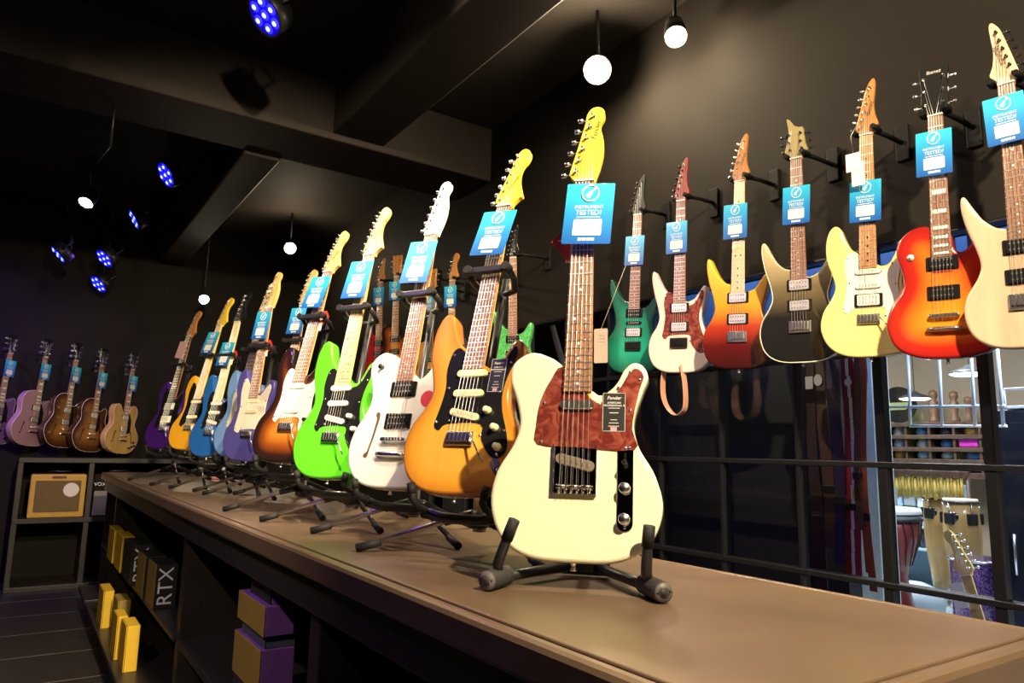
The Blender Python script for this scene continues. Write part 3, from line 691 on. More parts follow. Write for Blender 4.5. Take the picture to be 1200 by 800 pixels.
K3 = ((6.2, 20.0), (8.9, 15.8), (10.4, 11.2))
FEN = lambda m, s=.018: ('Fender', m, s, (1.6, 8.2), -62, .2)
CG = None
ROW = [   # label, tag text, bottom position, az, tilt, keywords
 ('cream white guitar with red tortoiseshell pickguard and chrome control plate', (.863, 1.063, 1.098), 48, 10.2,
  dict(shape='tele', head='tele', body=CREAMW, neck=MAPLEY, board=ROSE, guard='tele', guardm=TORT, nf=21, pickups=(('lip', 29.2),), bridge='plate', lod=2, extra=tele_extra, logo=('Fender', LG, .017, (2.2, 13.2), -75, .2))),
 ('honey orange ash guitar with black pickguard and cream single coil pickups', (.838, 1.465, 1.193), 62, 16.9,
  dict(body=HONEY, neck=MAPLEY, guard='strat', guardm=PBLK, pickups=S3P, knobs=K3, knobm=PCRM, lod=2, extra=strat_extra, logo=FEN(LG))),
 ('white semi-hollow guitar with f-hole and white headstock on counter stand', (.86, 1.862, 1.186), 62, 12.7,
  dict(shape='tele', head='tele', body=SNOW, neck=MAPLE, headm=SNOW, pickups=(('hum', 28.5), ('hum', 19.0)), bridge='tom', lod=2, extra=thin_extra, logo=('Fender', LG, .022, (2.2, 8.5), -72, .2))),
 ('neon green guitar with black pickguard and maple fretboard on counter stand', (.819, 2.248, 1.197), 62, 12.5,
  dict(body=NEON, neck=MAPLE, board=MAPLE, guard='strat', guardm=PBLK, pickups=S3W, knobs=K3, knobm=PWHT, lod=2, dots='dotdark', logo=FEN(LG))),
 ('sunburst guitar with white pickguard and dark rosewood neck on counter stand', (.799, 2.683, 1.236), 62, 15.2,
  dict(shape='offset', body=SUN3, neck=MAPLE, guard='strat', guardm=PWHT, pickups=(('single', 29.2, 0, PWHT), ('single', 19.4, 0, PWHT)), knobs=K3[1:], lod=1, logo=FEN(LG))),
 ('gloss black guitar standing behind the sunburst guitar', (1.06, 3.62, 1.262), 60, 9.5,
  dict(body=BLACKG, neck=MAPLE, guard='strat', guardm=PBLK, pickups=S3W, lod=1, logo=FEN(LG))),
 ('indigo guitar with parchment pickguard on counter stand', (.915, 3.655, 1.220), 62, 7.5,
  dict(shape='offset', head='tele', body=INDIGO, neck=MAPLE, guard='offset', guardm=PARCH, pickups=S3P[:2], knobs=K3[1:], lod=1)),
 ('powder blue guitar squeezed between the lake blue and indigo guitars', (.920, 3.93, 1.236), 62, 10.5,
  dict(body=LBLUE, neck=MAPLEP, guard='strat', guardm=PARCH, pickups=S3P, lod=1)),
 ('lake blue guitar with black pickguard and black headstock', (.850, 4.23, 1.231), 62, 11.7,
  dict(shape='strat', body=BLUE, neck=MAPLEP, headm=PBLK, board=MAPLEP, guard='strat', guardm=PBLK, pickups=S3W, knobs=K3, lod=1)),
 ('amber yellow guitar with dark pickguard and yellow headstock', (.80, 4.58, 1.262), 62, 14.0,
  dict(shape='offset', body=AMBER, neck=MAPLEY, board=MAPLEP, guard='offset', guardm=PBLK, pickups=(('single', 29, 0, PCRM), ('single', 19.6, 0, PCRM)), knobs=K3[1:], lod=1)),
 ('deep purple offset guitar with chrome pickups at the counter end', (.765, 5.249, 1.263), 60, 12.3,
  dict(shape='offset', body=PURP, neck=ROAST, board=EBONY, guard='offset', guardm=PBLK, pickups=(('humc', 28.5, 0, PWHT), ('humc', 19.5, 0, PWHT)), knobs=((8.9, 15.8), (10.6, 11.2)), knobm=CHR, lod=1)),
]
SHORT = ['cream white', 'honey orange', 'white semi-hollow', 'neon green', 'sunburst counter', 'gloss black counter', 'indigo', 'powder blue', 'lake blue', 'amber yellow', 'deep purple']
ROWM = []
for lab, p, az, tl, kw in ROW:
    M = pose(p, az, tl); ROWM.append((M, p, az, tl)); guitar(lab, M, **kw)
# (drop below nut, sideways, yoff, turn)
for i, (dx, drop, rz) in {0: (.018, .016, 3), 1: (.004, .026, 4), 2: (-.006, .030, 3), 3: (-.004, .030, 2), 4: (-.004, .03, 2), 5: (0, .03, 1), 6: (-.004, .03, 2), 8: (0, .13, 2), 9: (.0, .05, 3)}.items():
    M, p, az, tl = ROWM[i]
    # the cards hang plumb across the strings
    hang_tag('blue instrument check tag hanging on the %s guitar' % SHORT[i], M, ZN, dx, drop, rz=rz, rx=-tl*.35)
M, p, az, tl = ROWM[10]
t = thing('price_tag', 'pale pink paper price tag hanging on the deep purple guitar', 'tag', M=M @ Matrix.Translation((-.01, -.045, .74)) @ Matrix.Rotation(radians(6), 4, 'Y'))
MB().plate(rrect(0, -.06, .075, .12, .004, 2), -.0006, .0006, .0001).build('card', mat('pink_card', (.62, .36, .40), .6), t)
MB().tube([(0, 0, 0), (.0, .015, .03)], .0008, 4).build('tie_cord', PWHT, t)
# red swing tags on the front guitar, pink arrow tags on two others
REDC = mat('red_swing_card', (.50, .03, .03), .4); PINK = mat('pink_white_card', (.80, .58, .56), .5)
M, p, az, tl = ROWM[0]
t = thing('swing_tag', 'red diamond swing tag hanging beside the cream white guitar neck', 'tag', M=M @ Matrix.Translation((-.030, -.006, .655)) @ Matrix.Scale(.85, 4))
MB().plate([(-.012, .062), (.03, .066), (.03, -.055), (-.010, -.058)], .002, .003, .0001).build('backing_card', PINK, t)
MB().plate([(-.048, 0), (0, .055), (.03, .03), (.03, -.04), (-.005, -.055)], -.001, .000, .0001).build('front_card', REDC, t)
MB().box((-.026, -.0015, .002), (.008, .0004, .002)).build('print', TAGW, t)
for i, nm in ((6, 'indigo'), (8, 'lake blue'), (4, 'sunburst')):
    M, p, az, tl = ROWM[i]
    t = thing('swing_tag', 'small red arrow tag on the %s guitar neck' % nm, 'tag', M=M @ Matrix.Translation((.045, -.02, .58)), group='small red arrow tags')
    MB().plate([(-.022, .03), (.0, .03), (.02, 0), (0, -.03), (-.022, -.03)], 0, .001, .0001).build('card', REDC, t)
    MB().box((-.016, -.0006, -.03), (.02, .0004, .05)).build('price_label', TAGW, t)

# guitar stands on the counter
def stand(label, M, p, az, tl):
    a = radians(az); h = Vector((sin(a), cos(a), 0)); rt = Vector((cos(a), -sin(a), 0)); Z = Vector((0, 0, 1)); base = Vector((p[0], p[1], CZ)); hub = base+h*.115
    s = thing('guitar_stand', label, 'guitar stand', tuple(base), group='tripod stands along the counter')
    Mi = Matrix.Translation(-base)
    loc = lambda v: (v-base)
    W = lambda x, y, z: loc(M @ Vector((x, y, z)))
    ht = .095
    MB().tube([loc(hub+Z*.055), loc(hub+Z*.075), loc(hub+Z*.155)], [.016, .017, .016], 12).build('collar', mat('brushed_steel', (.35, .34, .33), .35, 1.), s)
    MB().lathe([(.012, .06), (.026, .068), (.028, .09), (.02, .105), (.012, .108)], tuple(loc(hub)), 'z', 12).build('hub', BLK, s)
    for da in (4, 122, -116):
        q = radians(az+da); d = Vector((sin(q), cos(q), 0))
        tip = hub+d*.285+Z*.011
        lg = MB().tube([loc(hub+d*.02+Z*ht), loc(hub+d*.10+Z*(ht-.022)), loc(tip)], [.008, .0075, .007], 10).build('leg', mat('satin_steel_tube', (.42, .38, .32), .3, .9) if da == -116 else BLK, s)
        MB().tube([loc(tip-d*.045+Z*.013), loc(tip+d*.012-Z*.002)], [.0090, .0105], 12).build('rubber_foot', RUB, lg)
        MB().tube([loc(hub+d*.015+Z*(ht+.002)), loc(hub+d*.085+Z*(ht-.018))], [.012, .011], 8).build('leg_sleeve', BLK, lg)
    # post leaning back behind the neck
    MB().tube([loc(hub+Z*.14), W(0, .055, .12), W(0, .050, .60)], [.013, .012, .010], 10).build('post', BLK, s)
    # lower crossbar with two pegs
    cb = MB(); cb.tube([W(-.105, .035, -.034), W(-.05, .05, -.040), W(.05, .05, -.040), W(.105, .035, -.034)], .013, 8).build('crossbar', BLK, s)
    for sx in (-1, 1):
        pg = MB().tube([W(sx*.092, .04, -.034), W(sx*.092, -.015, -.026), W(sx*.093, -.030, -.018), W(sx*.100, -.036, .008)], [.008, .008, .0085, .0085], 10).build('peg', RUB, s)
        MB().tube([W(sx*.096, -.033, -.006), W(sx*.1025, -.038, .018)], [.0105, .010], 10).build('peg_cap', RUB, pg)
    # yoke with closing bar round the neck
    zy = .575
    yk = MB()
    yk.tube([W(-.055, -.045, zy+.004), W(-.060, -.01, zy-.012), W(-.045, .03, zy-.022), W(0, .05, zy-.02), W(.045, .03, zy-.022), W(.060, -.01, zy-.012), W(.055, -.045, zy+.004)], .009, 8); yk.build('yoke', BLK, s)
    MB().bbox((0, 0, 0), (.125, .014, .020), .004, Mi @ M @ Matrix.Translation((0, -.048, zy))).build('gate_bar', BLK, s)
    for sx in (-1, 1): MB().tube([W(sx*.056, -.060, zy+.002), W(sx*.056, -.036, zy+.002)], .012, 8).build('gate_tip', RUB, s)
for i in range(1, len(ROWM)): stand('black tripod stand holding the %s guitar' % SHORT[i], *ROWM[i])
# short A-frame stand under the front guitar
M, p, az, tl = ROWM[0]; a = radians(az); h = Vector((sin(a), cos(a), 0)); rt = Vector((cos(a), -sin(a), 0)); Z = Vector((0, 0, 1)); base = Vector((p[0], p[1], CZ))
s = thing('guitar_stand', 'low folding stand with fat rubber feet under the cream white guitar', 'guitar stand', tuple(base))
W = lambda r_, f_, z_: rt*r_-h*f_+Z*z_
for sx in (-1, 1):
    lg = MB().tube([W(sx*.02, -.16, .020), W(sx*.09, -.05, .020), W(-.142 if sx < 0 else .152, .045, .019)], [.010, .010, .010], 10).build('leg', BLK, s)
    ft = MB(); pr = []
    c0 = W(sx*.126, -.004, .020); c1 = W(-.146 if sx < 0 else .164, .066, .0185); n = 12
    for k in range(n+1):
        pr.append((c0.lerp(c1, k/n), .0185 if k % 2 else .0165))
    ft.tube([q[0] for q in pr], [q[1] for q in pr], 14); ft.build('rubber_foot', BRUB, lg)
    e = (c1-c0).normalized(); MB().tube([c1-e*.002, c1+e*.003, c1+e*.003, c1+e*.001], [.0175, .0160, .010, .009], 14).build('foot_cap', mat('foot_cap_grey', (.10, .095, .09), .5), lg)
    pg = MB().tube([W(sx*.136, .02, .024), W(sx*.134, .040, .045), W(-.118 if sx < 0 else .136, .046, .085), W(-.103 if sx < 0 else .140, .050, .122)], [.009, .010, .0095, .009], 10).build('peg', BLK, s)
    MB().tube([W(-.116 if sx < 0 else .1365, .0465, .090), W(-.1015 if sx < 0 else .1405, .0502, .126)], [.0112, .0108], 12).build('peg_sleeve', RUB, pg)
MB().tube([W(0, -.165, .012), W(0, -.14, .06), W(0, -.10, .20)], .010, 10).build('back_strut', BLK, s)
MB().bbox((0, 0, 0), (.10, .02, .04), .005, Matrix.Translation(W(0, -.155, .024)) @ Matrix.Rotation(-a, 4, 'Z')).build('hinge_block', BLK, s)

# ------------------------------------------------------------------ guitars hanging in front of the window
TGREEN = ramp_mat('emerald_burst', [(0, (.01, .06, .04)), (.3, (.01, .14, .09)), (1, (.015, .30, .19))], rng=(0, .09))
PINKW = mat('shell_pink_gloss', (.78, .66, .58), .25, coat=1., var=.02)
FADE = ramp_mat('yellow_to_dark_red_fade', [(0, (.03, .003, .003)), (.22, (.10, .006, .004)), (.40, (.42, .035, .010)), (.60, (.80, .34, .02)), (1, (.86, .58, .06))], axis=2, rng=(0, .44), grain=.2)
GOLDB = ramp_mat('gold_to_black_fade', [(0, (.008, .008, .008)), (.38, (.012, .011, .010)), (.62, (.16, .12, .06)), (.85, (.45, .36, .18)), (1, (.62, .52, .28))], axis=2, rng=(0, .46))
LEMON = mat('pale_lemon_gloss', (.80, .68, .24), .24, coat=1., var=.01)
CHERRY = ramp_mat('cherry_burst', [(0, (.30, .010, .008)), (.3, (.52, .02, .010)), (.55, (.74, .14, .012)), (1, (.84, .30, .02))], rng=(0, .12), grain=.1)
NATW = wood('pale_ash_satin', (.58, .40, .26), (.68, .50, .34), (25, 25, 3), rough=.35, coat=.4)
SPARK = speckle('green_sparkle', (.03, .22, .04), (.16, .62, .20), 220, .46, .60)
REDG = mat('red_gloss', (.35, .015, .02), .25, coat=1.)
IBZ = lambda m: ('Ibanez', m, .020, (1.2, 9.5), -72, .15)
REDN = wood('padauk_red', (.22, .03, .02), (.36, .06, .04), coat=.3)
def lp_extra(g, fy, yf):
    for x, z in ((11.4, 14.5), (12.2, 9.8)): knob(g, x, z, fy, r=.011, m=PBLK)
    MB().lathe([(.011, 0), (.011, -.003), (.004, -.004), (.003, -.012), (0, -.013)], (-.088, fy, .33), 'y', 10).build('selector_switch', PWHT, g)
    MB().lathe([(.006, 0), (.006, -.002), (.003, -.01), (0, -.011)], (.02, fy+.01, .43), 'z', 8).build('strap_pin', CHR, g)
HR = [  # label, short, bottom pixel, X, az, roll, z length factor, kw
 ('emerald green double cutaway guitar with dark headstock, hanging by the window', 'emerald green', (743, 438), 2.43, 70, 3.5,
  dict(shape='super', head='point', body=TGREEN, neck=EBONY, board=ROSE, headm=mat('smoky_green_black', (.012, .02, .016), .5), pickups=(('hum', 29.5), ('single', 24.6, 0, PBLK), ('humc', 20.0)), bridge='fixed', hard=PBLK, tunm='tunerblk')),
 ('shell pink guitar with red pickguard and red headstock, hanging by the window', 'shell pink', (798, 437), 2.41, 72, 2.5,
  dict(shape='super', head='point', body=PINKW, neck=REDN, board=ROSE, guard='strat', guardm=TORT, pickups=(('humc', 29, 0, PBLK), ('humc', 20.5, 0, PBLK)), bridge='fixed', hard=PBLK, tunm='tunerblk')),
 ('yellow to dark red fade guitar with chrome pickups and maple fretboard', 'yellow and red fade', (866, 433), 2.40, 74, 3.2,
  dict(shape='super', head='point', body=FADE, neck=ROAST, board=MAPLEP, pickups=(('humc', 29.4, 0, PBLK), ('humc', 20.6, 0, PBLK)), bridge='fixed', dots='dotdark', logo=IBZ(LG))),
 ('gold to black fade guitar with chrome pickups and pale binding', 'gold and black fade', (941, 425), 2.39, 74, 1.5,
  dict(shape='super', head='spiky', body=GOLDB, neck=MAPLEP, board=ROSE, headm=GOLDB and mat('olive_gold', (.35, .29, .14), .3, coat=.5), bind=PARCH, pickups=(('humc', 29.2, 0, PBLK), ('humc', 21.4, 0, PBLK)), bridge='fixed', tunm='tunerblk', logo=('Ibanez', LGW, .016, (-2.2, 9.5), -84, .1))),
 ('pale lemon guitar with white pickguard and roasted maple neck', 'pale lemon', (1021, 419), 2.385, 74, 2.5,
  dict(shape='strat', head='point', body=LEMON, neck=ROAST, board=ROAST, guard='strat', guardm=PWHT, pickups=(('single', 29.6, 0, PWHT), ('single', 24.6, 0, PWHT), ('hum', 19.6, 0, PWHT)), dots='dotdark', logo=IBZ(LG))),
 ('cherry sunburst single cutaway guitar with block inlays', 'cherry sunburst', (1111, 421), 2.365, 75, 1.5,
  dict(shape='single', head='three', body=CHERRY, neck=REDN, board=ROSE, headm=mat('black_headstock', (.006, .006, .006), .5, spec=.15), bind=None, pickups=(('hum', 30.2), ('hum', 20.8)), bridge='tom', inl='block', rnd=.009, logo=('Ibanez', LGW, .016, (0, 15.0), 0, .1), extra=lp_extra)),
 ('pale ash guitar with reversed pointed headstock, hanging by the window', 'pale ash', (1209, 408), 2.345, 76, 0,
  dict(shape='super', head='point', body=NATW, neck=ROAST, board=ROSE, headm=NATW, headmirror=True, pickups=(('hum', 29.4), ('hum', 20.6)), bridge='fixed', tunm='tunerblk', logo=('Ibanez', LG, .026, (1.0, 9.5), 72, .1))),
]
HBLK = mat('matt_black_hanger', (.006, .006, .006), .6, spec=.15)
def hanger(label, nutp, group='black wall hangers along the window wall'):
    g = thing('wall_hanger', label, 'hanger', (X1, nutp.y, nutp.z), group=group)
    MB().bbox((-.008, 0, .03), (.016, .05, .14), .004).build('wall_plate', HBLK, g)
    dx = nutp.x-X1
    MB().tube([(-.01, 0, .03), (dx*.5, 0, .03), (dx+.035, 0, .024)], .009, 8).build('arm', HBLK, g)
    MB().tube([(dx-.035, -.034, .010), (dx-.005, -.038, .006), (dx+.03, -.025, .012), (dx+.035, 0, .02), (dx+.03, .025, .012), (dx-.005, .038, .006), (dx-.035, .034, .010)], .0095, 8).build('yoke', HBLK, g)
    return g
def hang(label, short, p, az, roll, kw, tagd=(.0, .035, 0), tagged=True, lod=1):
    M = pose(p, az, -1.5, roll); kw = dict(kw); kw['lod'] = lod
    g = guitar(label, M, group=None, **kw)
    nut = M @ Vector((0, 0, (ZN+1.2)*.01)); hanger('black wall hanger holding the %s guitar' % short, nut)
    if tagged: hang_tag('blue instrument check tag hanging on the %s guitar' % short, M, ZN, tagd[0], tagd[1], rz=tagd[2])
    return M
TG = [(.0, .11, 1), (-.01, .10, 0), (-.008, .10, 0), (.005, .115, 2), (.0, .17, 1), (-.004, .055, 1), (-.01, .04, -2)]
for (lab, sh, px, X, az, roll, kw), tgd in zip(HR, TG): HM = hang(lab, sh, at(*px, x=X), az, roll, kw, tgd)
# plain white price tag on the lemon guitar
q = at(1000, 190, x=2.30)
t = thing('price_tag', 'white paper price tag on wire beside the pale lemon guitar neck', 'tag', M=pose(q, 78, 0))
MB().plate(rrect(0, 0, .05, .065, .002, 2), 0, .001, .0001).build('card', TAGW, t); MB().plate(rrect(.012, -.045, .042, .085, .002, 2), .002, .003, .0001).build('card', TAGW, t)
MB().tube([(0, .002, .03), (-.005, .004, .10), (.02, .005, .14)], .001, 4).build('wire', STL, t)
# the ones farther along the same wall
FARH = [
 ('green sparkle guitar with black pickups hanging far along the wall', 'green sparkle', Vector((2.38, 3.50, 1.665)), 62, dict(shape='super', head='point', body=SPARK, neck=MAPLE, board=ROSE, pickups=(('hum', 29), ('hum', 20)), knobs=((7, 25), (9, 14)), bridge='fixed', hard=PBLK, headm=PBLK), None),
 ('gloss black guitar with cream pickguard hanging far along the wall', 'far gloss black', at(534, 351, x=2.38)-Vector((0, 0, .66)), 66, dict(body=BLACKG, neck=ROAST, guard='strat', guardm=PARCH, pickups=S3W), (0, .04, 0)),
 ('dark walnut guitar hanging behind the honey orange guitar', 'dark walnut', at(509, 363, x=2.38)-Vector((0, 0, .66)), 66, dict(shape='single', head='three', body=ROAST, neck=ROAST, pickups=(('hum', 30), ('hum', 20.5)), bridge='tom'), (0, .04, 0)),
 ('small sunburst guitar hanging far along the wall, beside a red guitar', 'far sunburst', at(468, 344, x=2.30)-Vector((0, 0, .66)), 60, dict(shape='single', head='three', body=SUN3, neck=ROAST, pickups=(('hum', 30), ('hum', 20.5)), bridge='tom'), (0, .04, 0)),
 ('glossy red guitar hanging far along the wall', 'far red', at(449, 350, x=2.32)-Vector((0, 0, .66)), 60, dict(shape='super', head='point', body=REDG, neck=ROAST, pickups=(('hum', 29), ('hum', 20)), bridge='fixed'), (0, .04, 0)),
]
for lab, sh, p, az, kw, tgd in FARH: hang(lab, sh, p, az, 0, kw, tgd or (0, 0, 0), tagged=tgd is not None)
# leather strap looped on the shell pink guitar
PE = mat('peach_leather', (.62, .33, .22), .5, var=.1, scale=40, bump=.2)
c = at(795, 452, x=2.41)
t = thing('guitar_strap', 'peach leather strap looped below the shell pink guitar', 'strap', tuple(c))
pts = smooth_open([Vector((-.01, .075, .08)), Vector((-.01, .085, -.02)), Vector((0, .07, -.09)), Vector((.005, .02, -.13)), Vector((0, -.035, -.105)), Vector((-.01, -.05, -.02)), Vector((-.01, -.035, .09))], 6)
b = MB(); vs = []; fs = []
for i, q in enumerate(pts):
    tg = (pts[min(i+1, len(pts)-1)]-pts[max(i-1, 0)]).normalized(); wd = Vector((.9, .25, 0)).normalized(); nn = tg.cross(wd).normalized()
    for sx, sy in ((-1, -1), (1, -1), (1, 1), (-1, 1)): vs.append(q+wd*sx*.022+nn*sy*.0012)
for i in range(len(pts)-1):
    for k in range(4): fs.append((i*4+k, i*4+(k+1) % 4, i*4+4+(k+1) % 4, i*4+4+k))
b._add(vs, fs, False); b.build('strap_band', PE, t)
MB().tube([(-.012, .070, -.09), (-.012, .030, -.125)], .002, 5).build('stitching', PARCH, t)

# ------------------------------------------------------------------ back wall: archtops, amplifier shelf
ESNAT = wood('natural_maple_archtop', (.55, .32, .10), (.70, .45, .17), (30, 30, 3), rough=.3, coat=.8)
VSUN = ramp_mat('vintage_brown_burst', [(0, (.05, .016, .008)), (.3, (.14, .05, .015)), (1, (.48, .22, .05))], rng=(0, .14), grain=.2)
LILAC = mat('dusty_lilac_gloss', (.40, .22, .30), .3, coat=.8)
VSIDE = wood('brown_archtop_side', (.16, .06, .02), (.24, .10, .04), rough=.35)
def arch_extra(g, fy, yf):
    for sx in (-1, 1):
        fh = [(sx*12.2, 9.5), (sx*11.2, 10.5), (sx*10.6, 13), (sx*10.0, 16), (sx*9.2, 18.4), (sx*8.6, 19.6), (sx*9.0, 20.4), (sx*10.0, 19.8), (sx*10.6, 17), (sx*11.2, 13.5), (sx*11.8, 11.2), (sx*12.8, 10.4)]
        MB().plate(smooth_closed([Vector((x*.01, z*.01)) for x, z in fh], 3), fy-.0008, fy+.001, .0002).build('f_hole', mat('f_hole_black', (.01, .008, .006), .8), g)
    for x, z in ((12.5, 7), (14, 11), (9.5, 5.5), (15.5, 8)): knob(g, x, z, fy, r=.010, m=PBLK)
    MB().plate([(.030, .18), (.075, .20), (.070, .30), (.040, .37), (.030, .37)], fy-.012, fy-.010, .0005).build('pickguard', PBLK, g)
ARCH = [
 ('natural blond double cutaway archtop guitar on the back wall', 'blond archtop', (137, 531), dict(shape='double', body=ESNAT)),
 ('brown sunburst archtop on the back wall, beside the blond archtop', 'brown archtop beside the blond one', (100, 529), dict(shape='jazz', body=VSUN)),
 ('brown sunburst archtop on the back wall, beside the lilac archtop', 'brown archtop beside the lilac one', (68, 524), dict(shape='jazz', body=VSUN)),
 ('dusty lilac single cutaway archtop on the back wall', 'lilac archtop', (31, 522), dict(shape='jazz', body=LILAC)),
 ('violet archtop on the back wall past the lilac archtop', 'violet archtop', (-12, 520), dict(shape='jazz', body=mat('violet_gloss', (.20, .10, .35), .3, coat=.8))),
]
for lab, sh, px, kw in ARCH:
    p = at(*px, y=8.02); M = pose(p, -42, 0, 4) @ Matrix.Scale(1.05, 4)
    guitar(lab, M, head='three', neck=ROAST, board=ROSE, headm=PBLK, pickups=(('humc', 33, 0, PBLK), ('humc', 22.5, 0, PBLK)), bridge='tom', T=.062, rnd=.008, bind=PARCH, inl='block', lod=1, name='archtop_guitar', sc=62.8, zb=16.0, extra=arch_extra, nf=20, **kw)
    hang_tag('blue instrument check tag hanging on the %s' % sh, M, 16+62.8, .0, .06, yoff=-.06)
    nut = M @ Vector((0, 0, .81)); g = thing('wall_hanger', 'black wall hanger holding the %s' % sh, 'hanger', (nut.x, Y1, nut.z), group='black wall hangers on the back wall')
    MB().bbox((0, -.008, 0), (.05, .016, .12), .004).build('wall_plate', BLK, g); MB().tube([(0, -.01, 0), (0, nut.y-Y1+.03, 0)], .009, 8).build('arm', BLK, g)
    dy = nut.y-Y1; MB().tube([(-.035, dy-.035, .010), (-.038, dy, .0), (0, dy+.03, 0), (.038, dy, .0), (.035, dy-.035, .010)], .0095, 8).build('yoke', RUB, g)
SHX0, SHX1 = .0, 1.95
sh = thing('amplifier_shelf', 'black open shelf unit for amplifiers under the archtop guitars', 'shelf', (0, 8.0, 0))
for z in (.02, .60, 1.13): MB().bbox(((SHX0+SHX1)/2, 0, z), (SHX1-SHX0, .56, .045), .004).build('shelf_board', M_EDGE, sh)
for x in (SHX0+.02, .565, 1.25, SHX1-.02): MB().bbox((x, 0, .58), (.045, .54, 1.10), .004).build('upright', M_EDGE, sh)
MB().box(((SHX0+SHX1)/2, .27, .57), (SHX1-SHX0, .02, 1.1)).build('back_board', M_WALL, sh)
TWEED = speckle('yellow_tweed', (.52, .30, .05), (.66, .40, .08), 160, .4, .6, rough=.7, coat=0)
GRILL = speckle('brown_grille_cloth', (.10, .065, .02), (.20, .13, .05), 260, .4, .6, rough=.8, coat=0)
def amp(label, x0, x1, z0, z1, y, case, grille, border, extra=None):
    a_ = thing('guitar_amplifier', label, 'amplifier', ((x0+x1)/2, y, z0)); w = x1-x0; h_ = z1-z0
    MB().bbox((0, .11, h_/2), (w, .22, h_), .012).build('cabinet', case, a_)
    MB().plate(rrect(0, border[1]+(h_-border[1]-border[2])/2, w-2*border[0], h_-border[1]-border[2], .008, 3), -.004, .004, .001).build('grille', grille, a_)
    MB().tube([(-.09, .11, h_), (-.08, .11, h_+.025), (.08, .11, h_+.025), (.09, .11, h_)], .008, 6).build('handle', PBLK, a_)
    if extra: extra(a_, w, h_)
    return a_
def tw(a_, w, h_):
    MB().plate(rrect(0, h_-.026, .11, .022, .003, 2), -.004, .002, .001).build('name_plate', mat('maroon_plate', (.12, .03, .02), .5), a_)
    MB().lathe([(.062, -.001), (.062, .0), (0, -.001)][:2]+[(0, -.001)], (.10, -.0055, h_*.64), 'y', 24).build('round_card', PWHT, a_)
    MB().box((-.13, .06, h_+.006), (.12, .05, .012)).build('control_panel', PBLK, a_)
amp('yellow tweed combo amplifier with round white card', .105, .535, .6235, 1.005, 7.74, TWEED, GRILL, (.04, .05, .055), tw)
GW = mat('gold_letter', (.62, .50, .22), .35, .6)
def vox(a_, w, h_):
    MB().box((0, -.003, h_-.10), (w-.03, .006, .10)).build('control_panel', PBLK, a_)
    link('lettering', text_mesh('VOX', .046, mat('white_letter', (.8, .8, .75), .5), depth=.003), a_, (-.158, -.008, h_-.095))
amp('grey combo amplifier lettered in white beside the tweed amplifier', .592, 1.012, .6235, 1.01, 7.74, PBLK, mat('silver_grille_cloth', (.32, .30, .26), .7, scale=200), (.012, .012, .155), vox)

# ------------------------------------------------------------------ boxed goods in the counter cubbies
YEL = mat('yellow_carton', (.66, .42, .03), .5, var=.06); CART = mat('black_carton', (.02, .02, .022), .45); PURC = mat('purple_carton', (.16, .06, .34), .45)
OCH = mat('ochre_carton', (.30, .20, .04), .55)
def carton(label, x, y, z, dx, dy, dz, spine, face, txt=None, group=None, cat='box'):
    """a box with a spine towards the aisle and a printed side; x, y, z = its near lower front corner"""
    c_ = thing('carton', label, cat, (x, y, z), group=group)
    MB().bbox((dx/2+.003, dy/2, dz/2), (dx-.006, dy, dz), .002).build('case', face, c_)
    MB().bbox((.002, dy/2, dz/2), (.004, dy-.001, dz-.001), .001).build('spine', spine, c_)
    if txt: link('lettering', text_mesh(txt, dz*.46, TAGD, depth=.0005), c_, (dx*.52, -.0006, dz*.5), rot=(0, radians(-90), 0))
    return c_
SH = .4745; SL = .1405; GC = 'cartons in the counter cubbies'; GY = 'yellow cartons in the cubbies'
carton('black carton lettered RTX with ochre spine in the counter cubby', .630, 4.12, SH, .105, .26, .215, OCH, CART, 'RTX', GC)
carton('black carton with ochre spine behind the RTX carton', .622, 4.44, SH, .105, .28, .215, OCH, CART, None, GC)
carton('all black carton with white lettering between ochre spined and yellow cartons', .608, 4.86, SH, .105, .42, .225, CART, CART, 'RTX', GC)
carton('yellow carton beside the all black carton', .605, 5.34, SH, .07, .34, .225, YEL, YEL, None, GY)
carton('yellow carton at the far end of the upper cubby shelf', .60, 5.76, SH, .055, .36, .225, YEL, YEL, None, GY)
carton('yellow carton on the lower shelf, nearest the cubby divider', .545, 4.30, SL, .065, .22, .225, YEL, YEL, None, GY)
carton('slimmer yellow carton on the lower shelf behind another yellow one', .530, 4.56, SL, .05, .20, .225, YEL, YEL, None, GY)
carton('ochre carton on the lower shelf between two yellow cartons', .575, 5.00, SL, .07, .24, .225, OCH, OCH, None, GY)
carton('yellow carton at the far end of the lower cubby shelf', .530, 5.35, SL, .06, .30, .225, YEL, YEL, None, GY)
SLT = mat('slate_carton', (.06, .07, .11), .5); GP = 'purple cartons in the counter cubby'
x_, y_ = .635, 2.20
carton('dark carton at the bottom of the purple cubby stack', x_, y_, SH, .10, .30, .115, CART, CART, None, GP)
carton('purple carton with ochre spine under the slate carton', x_-.004, y_, SH+.1155, .10, .30, .125, OCH, PURC, None, GP)
carton('slate blue carton in the middle of the purple cubby stack', x_+.01, y_+.01, SH+.241, .09, .26, .035, SLT, SLT, None, GP)
carton('purple carton with ochre spine on top of the slate carton', x_, y_, SH+.2765, .09, .30, .085, OCH, PURC, None, GP)
carton('dim purple carton topmost of the cubby stack', x_+.02, y_+.02, SH+.362, .08, .22, .065, CART, PURC, None, GP)
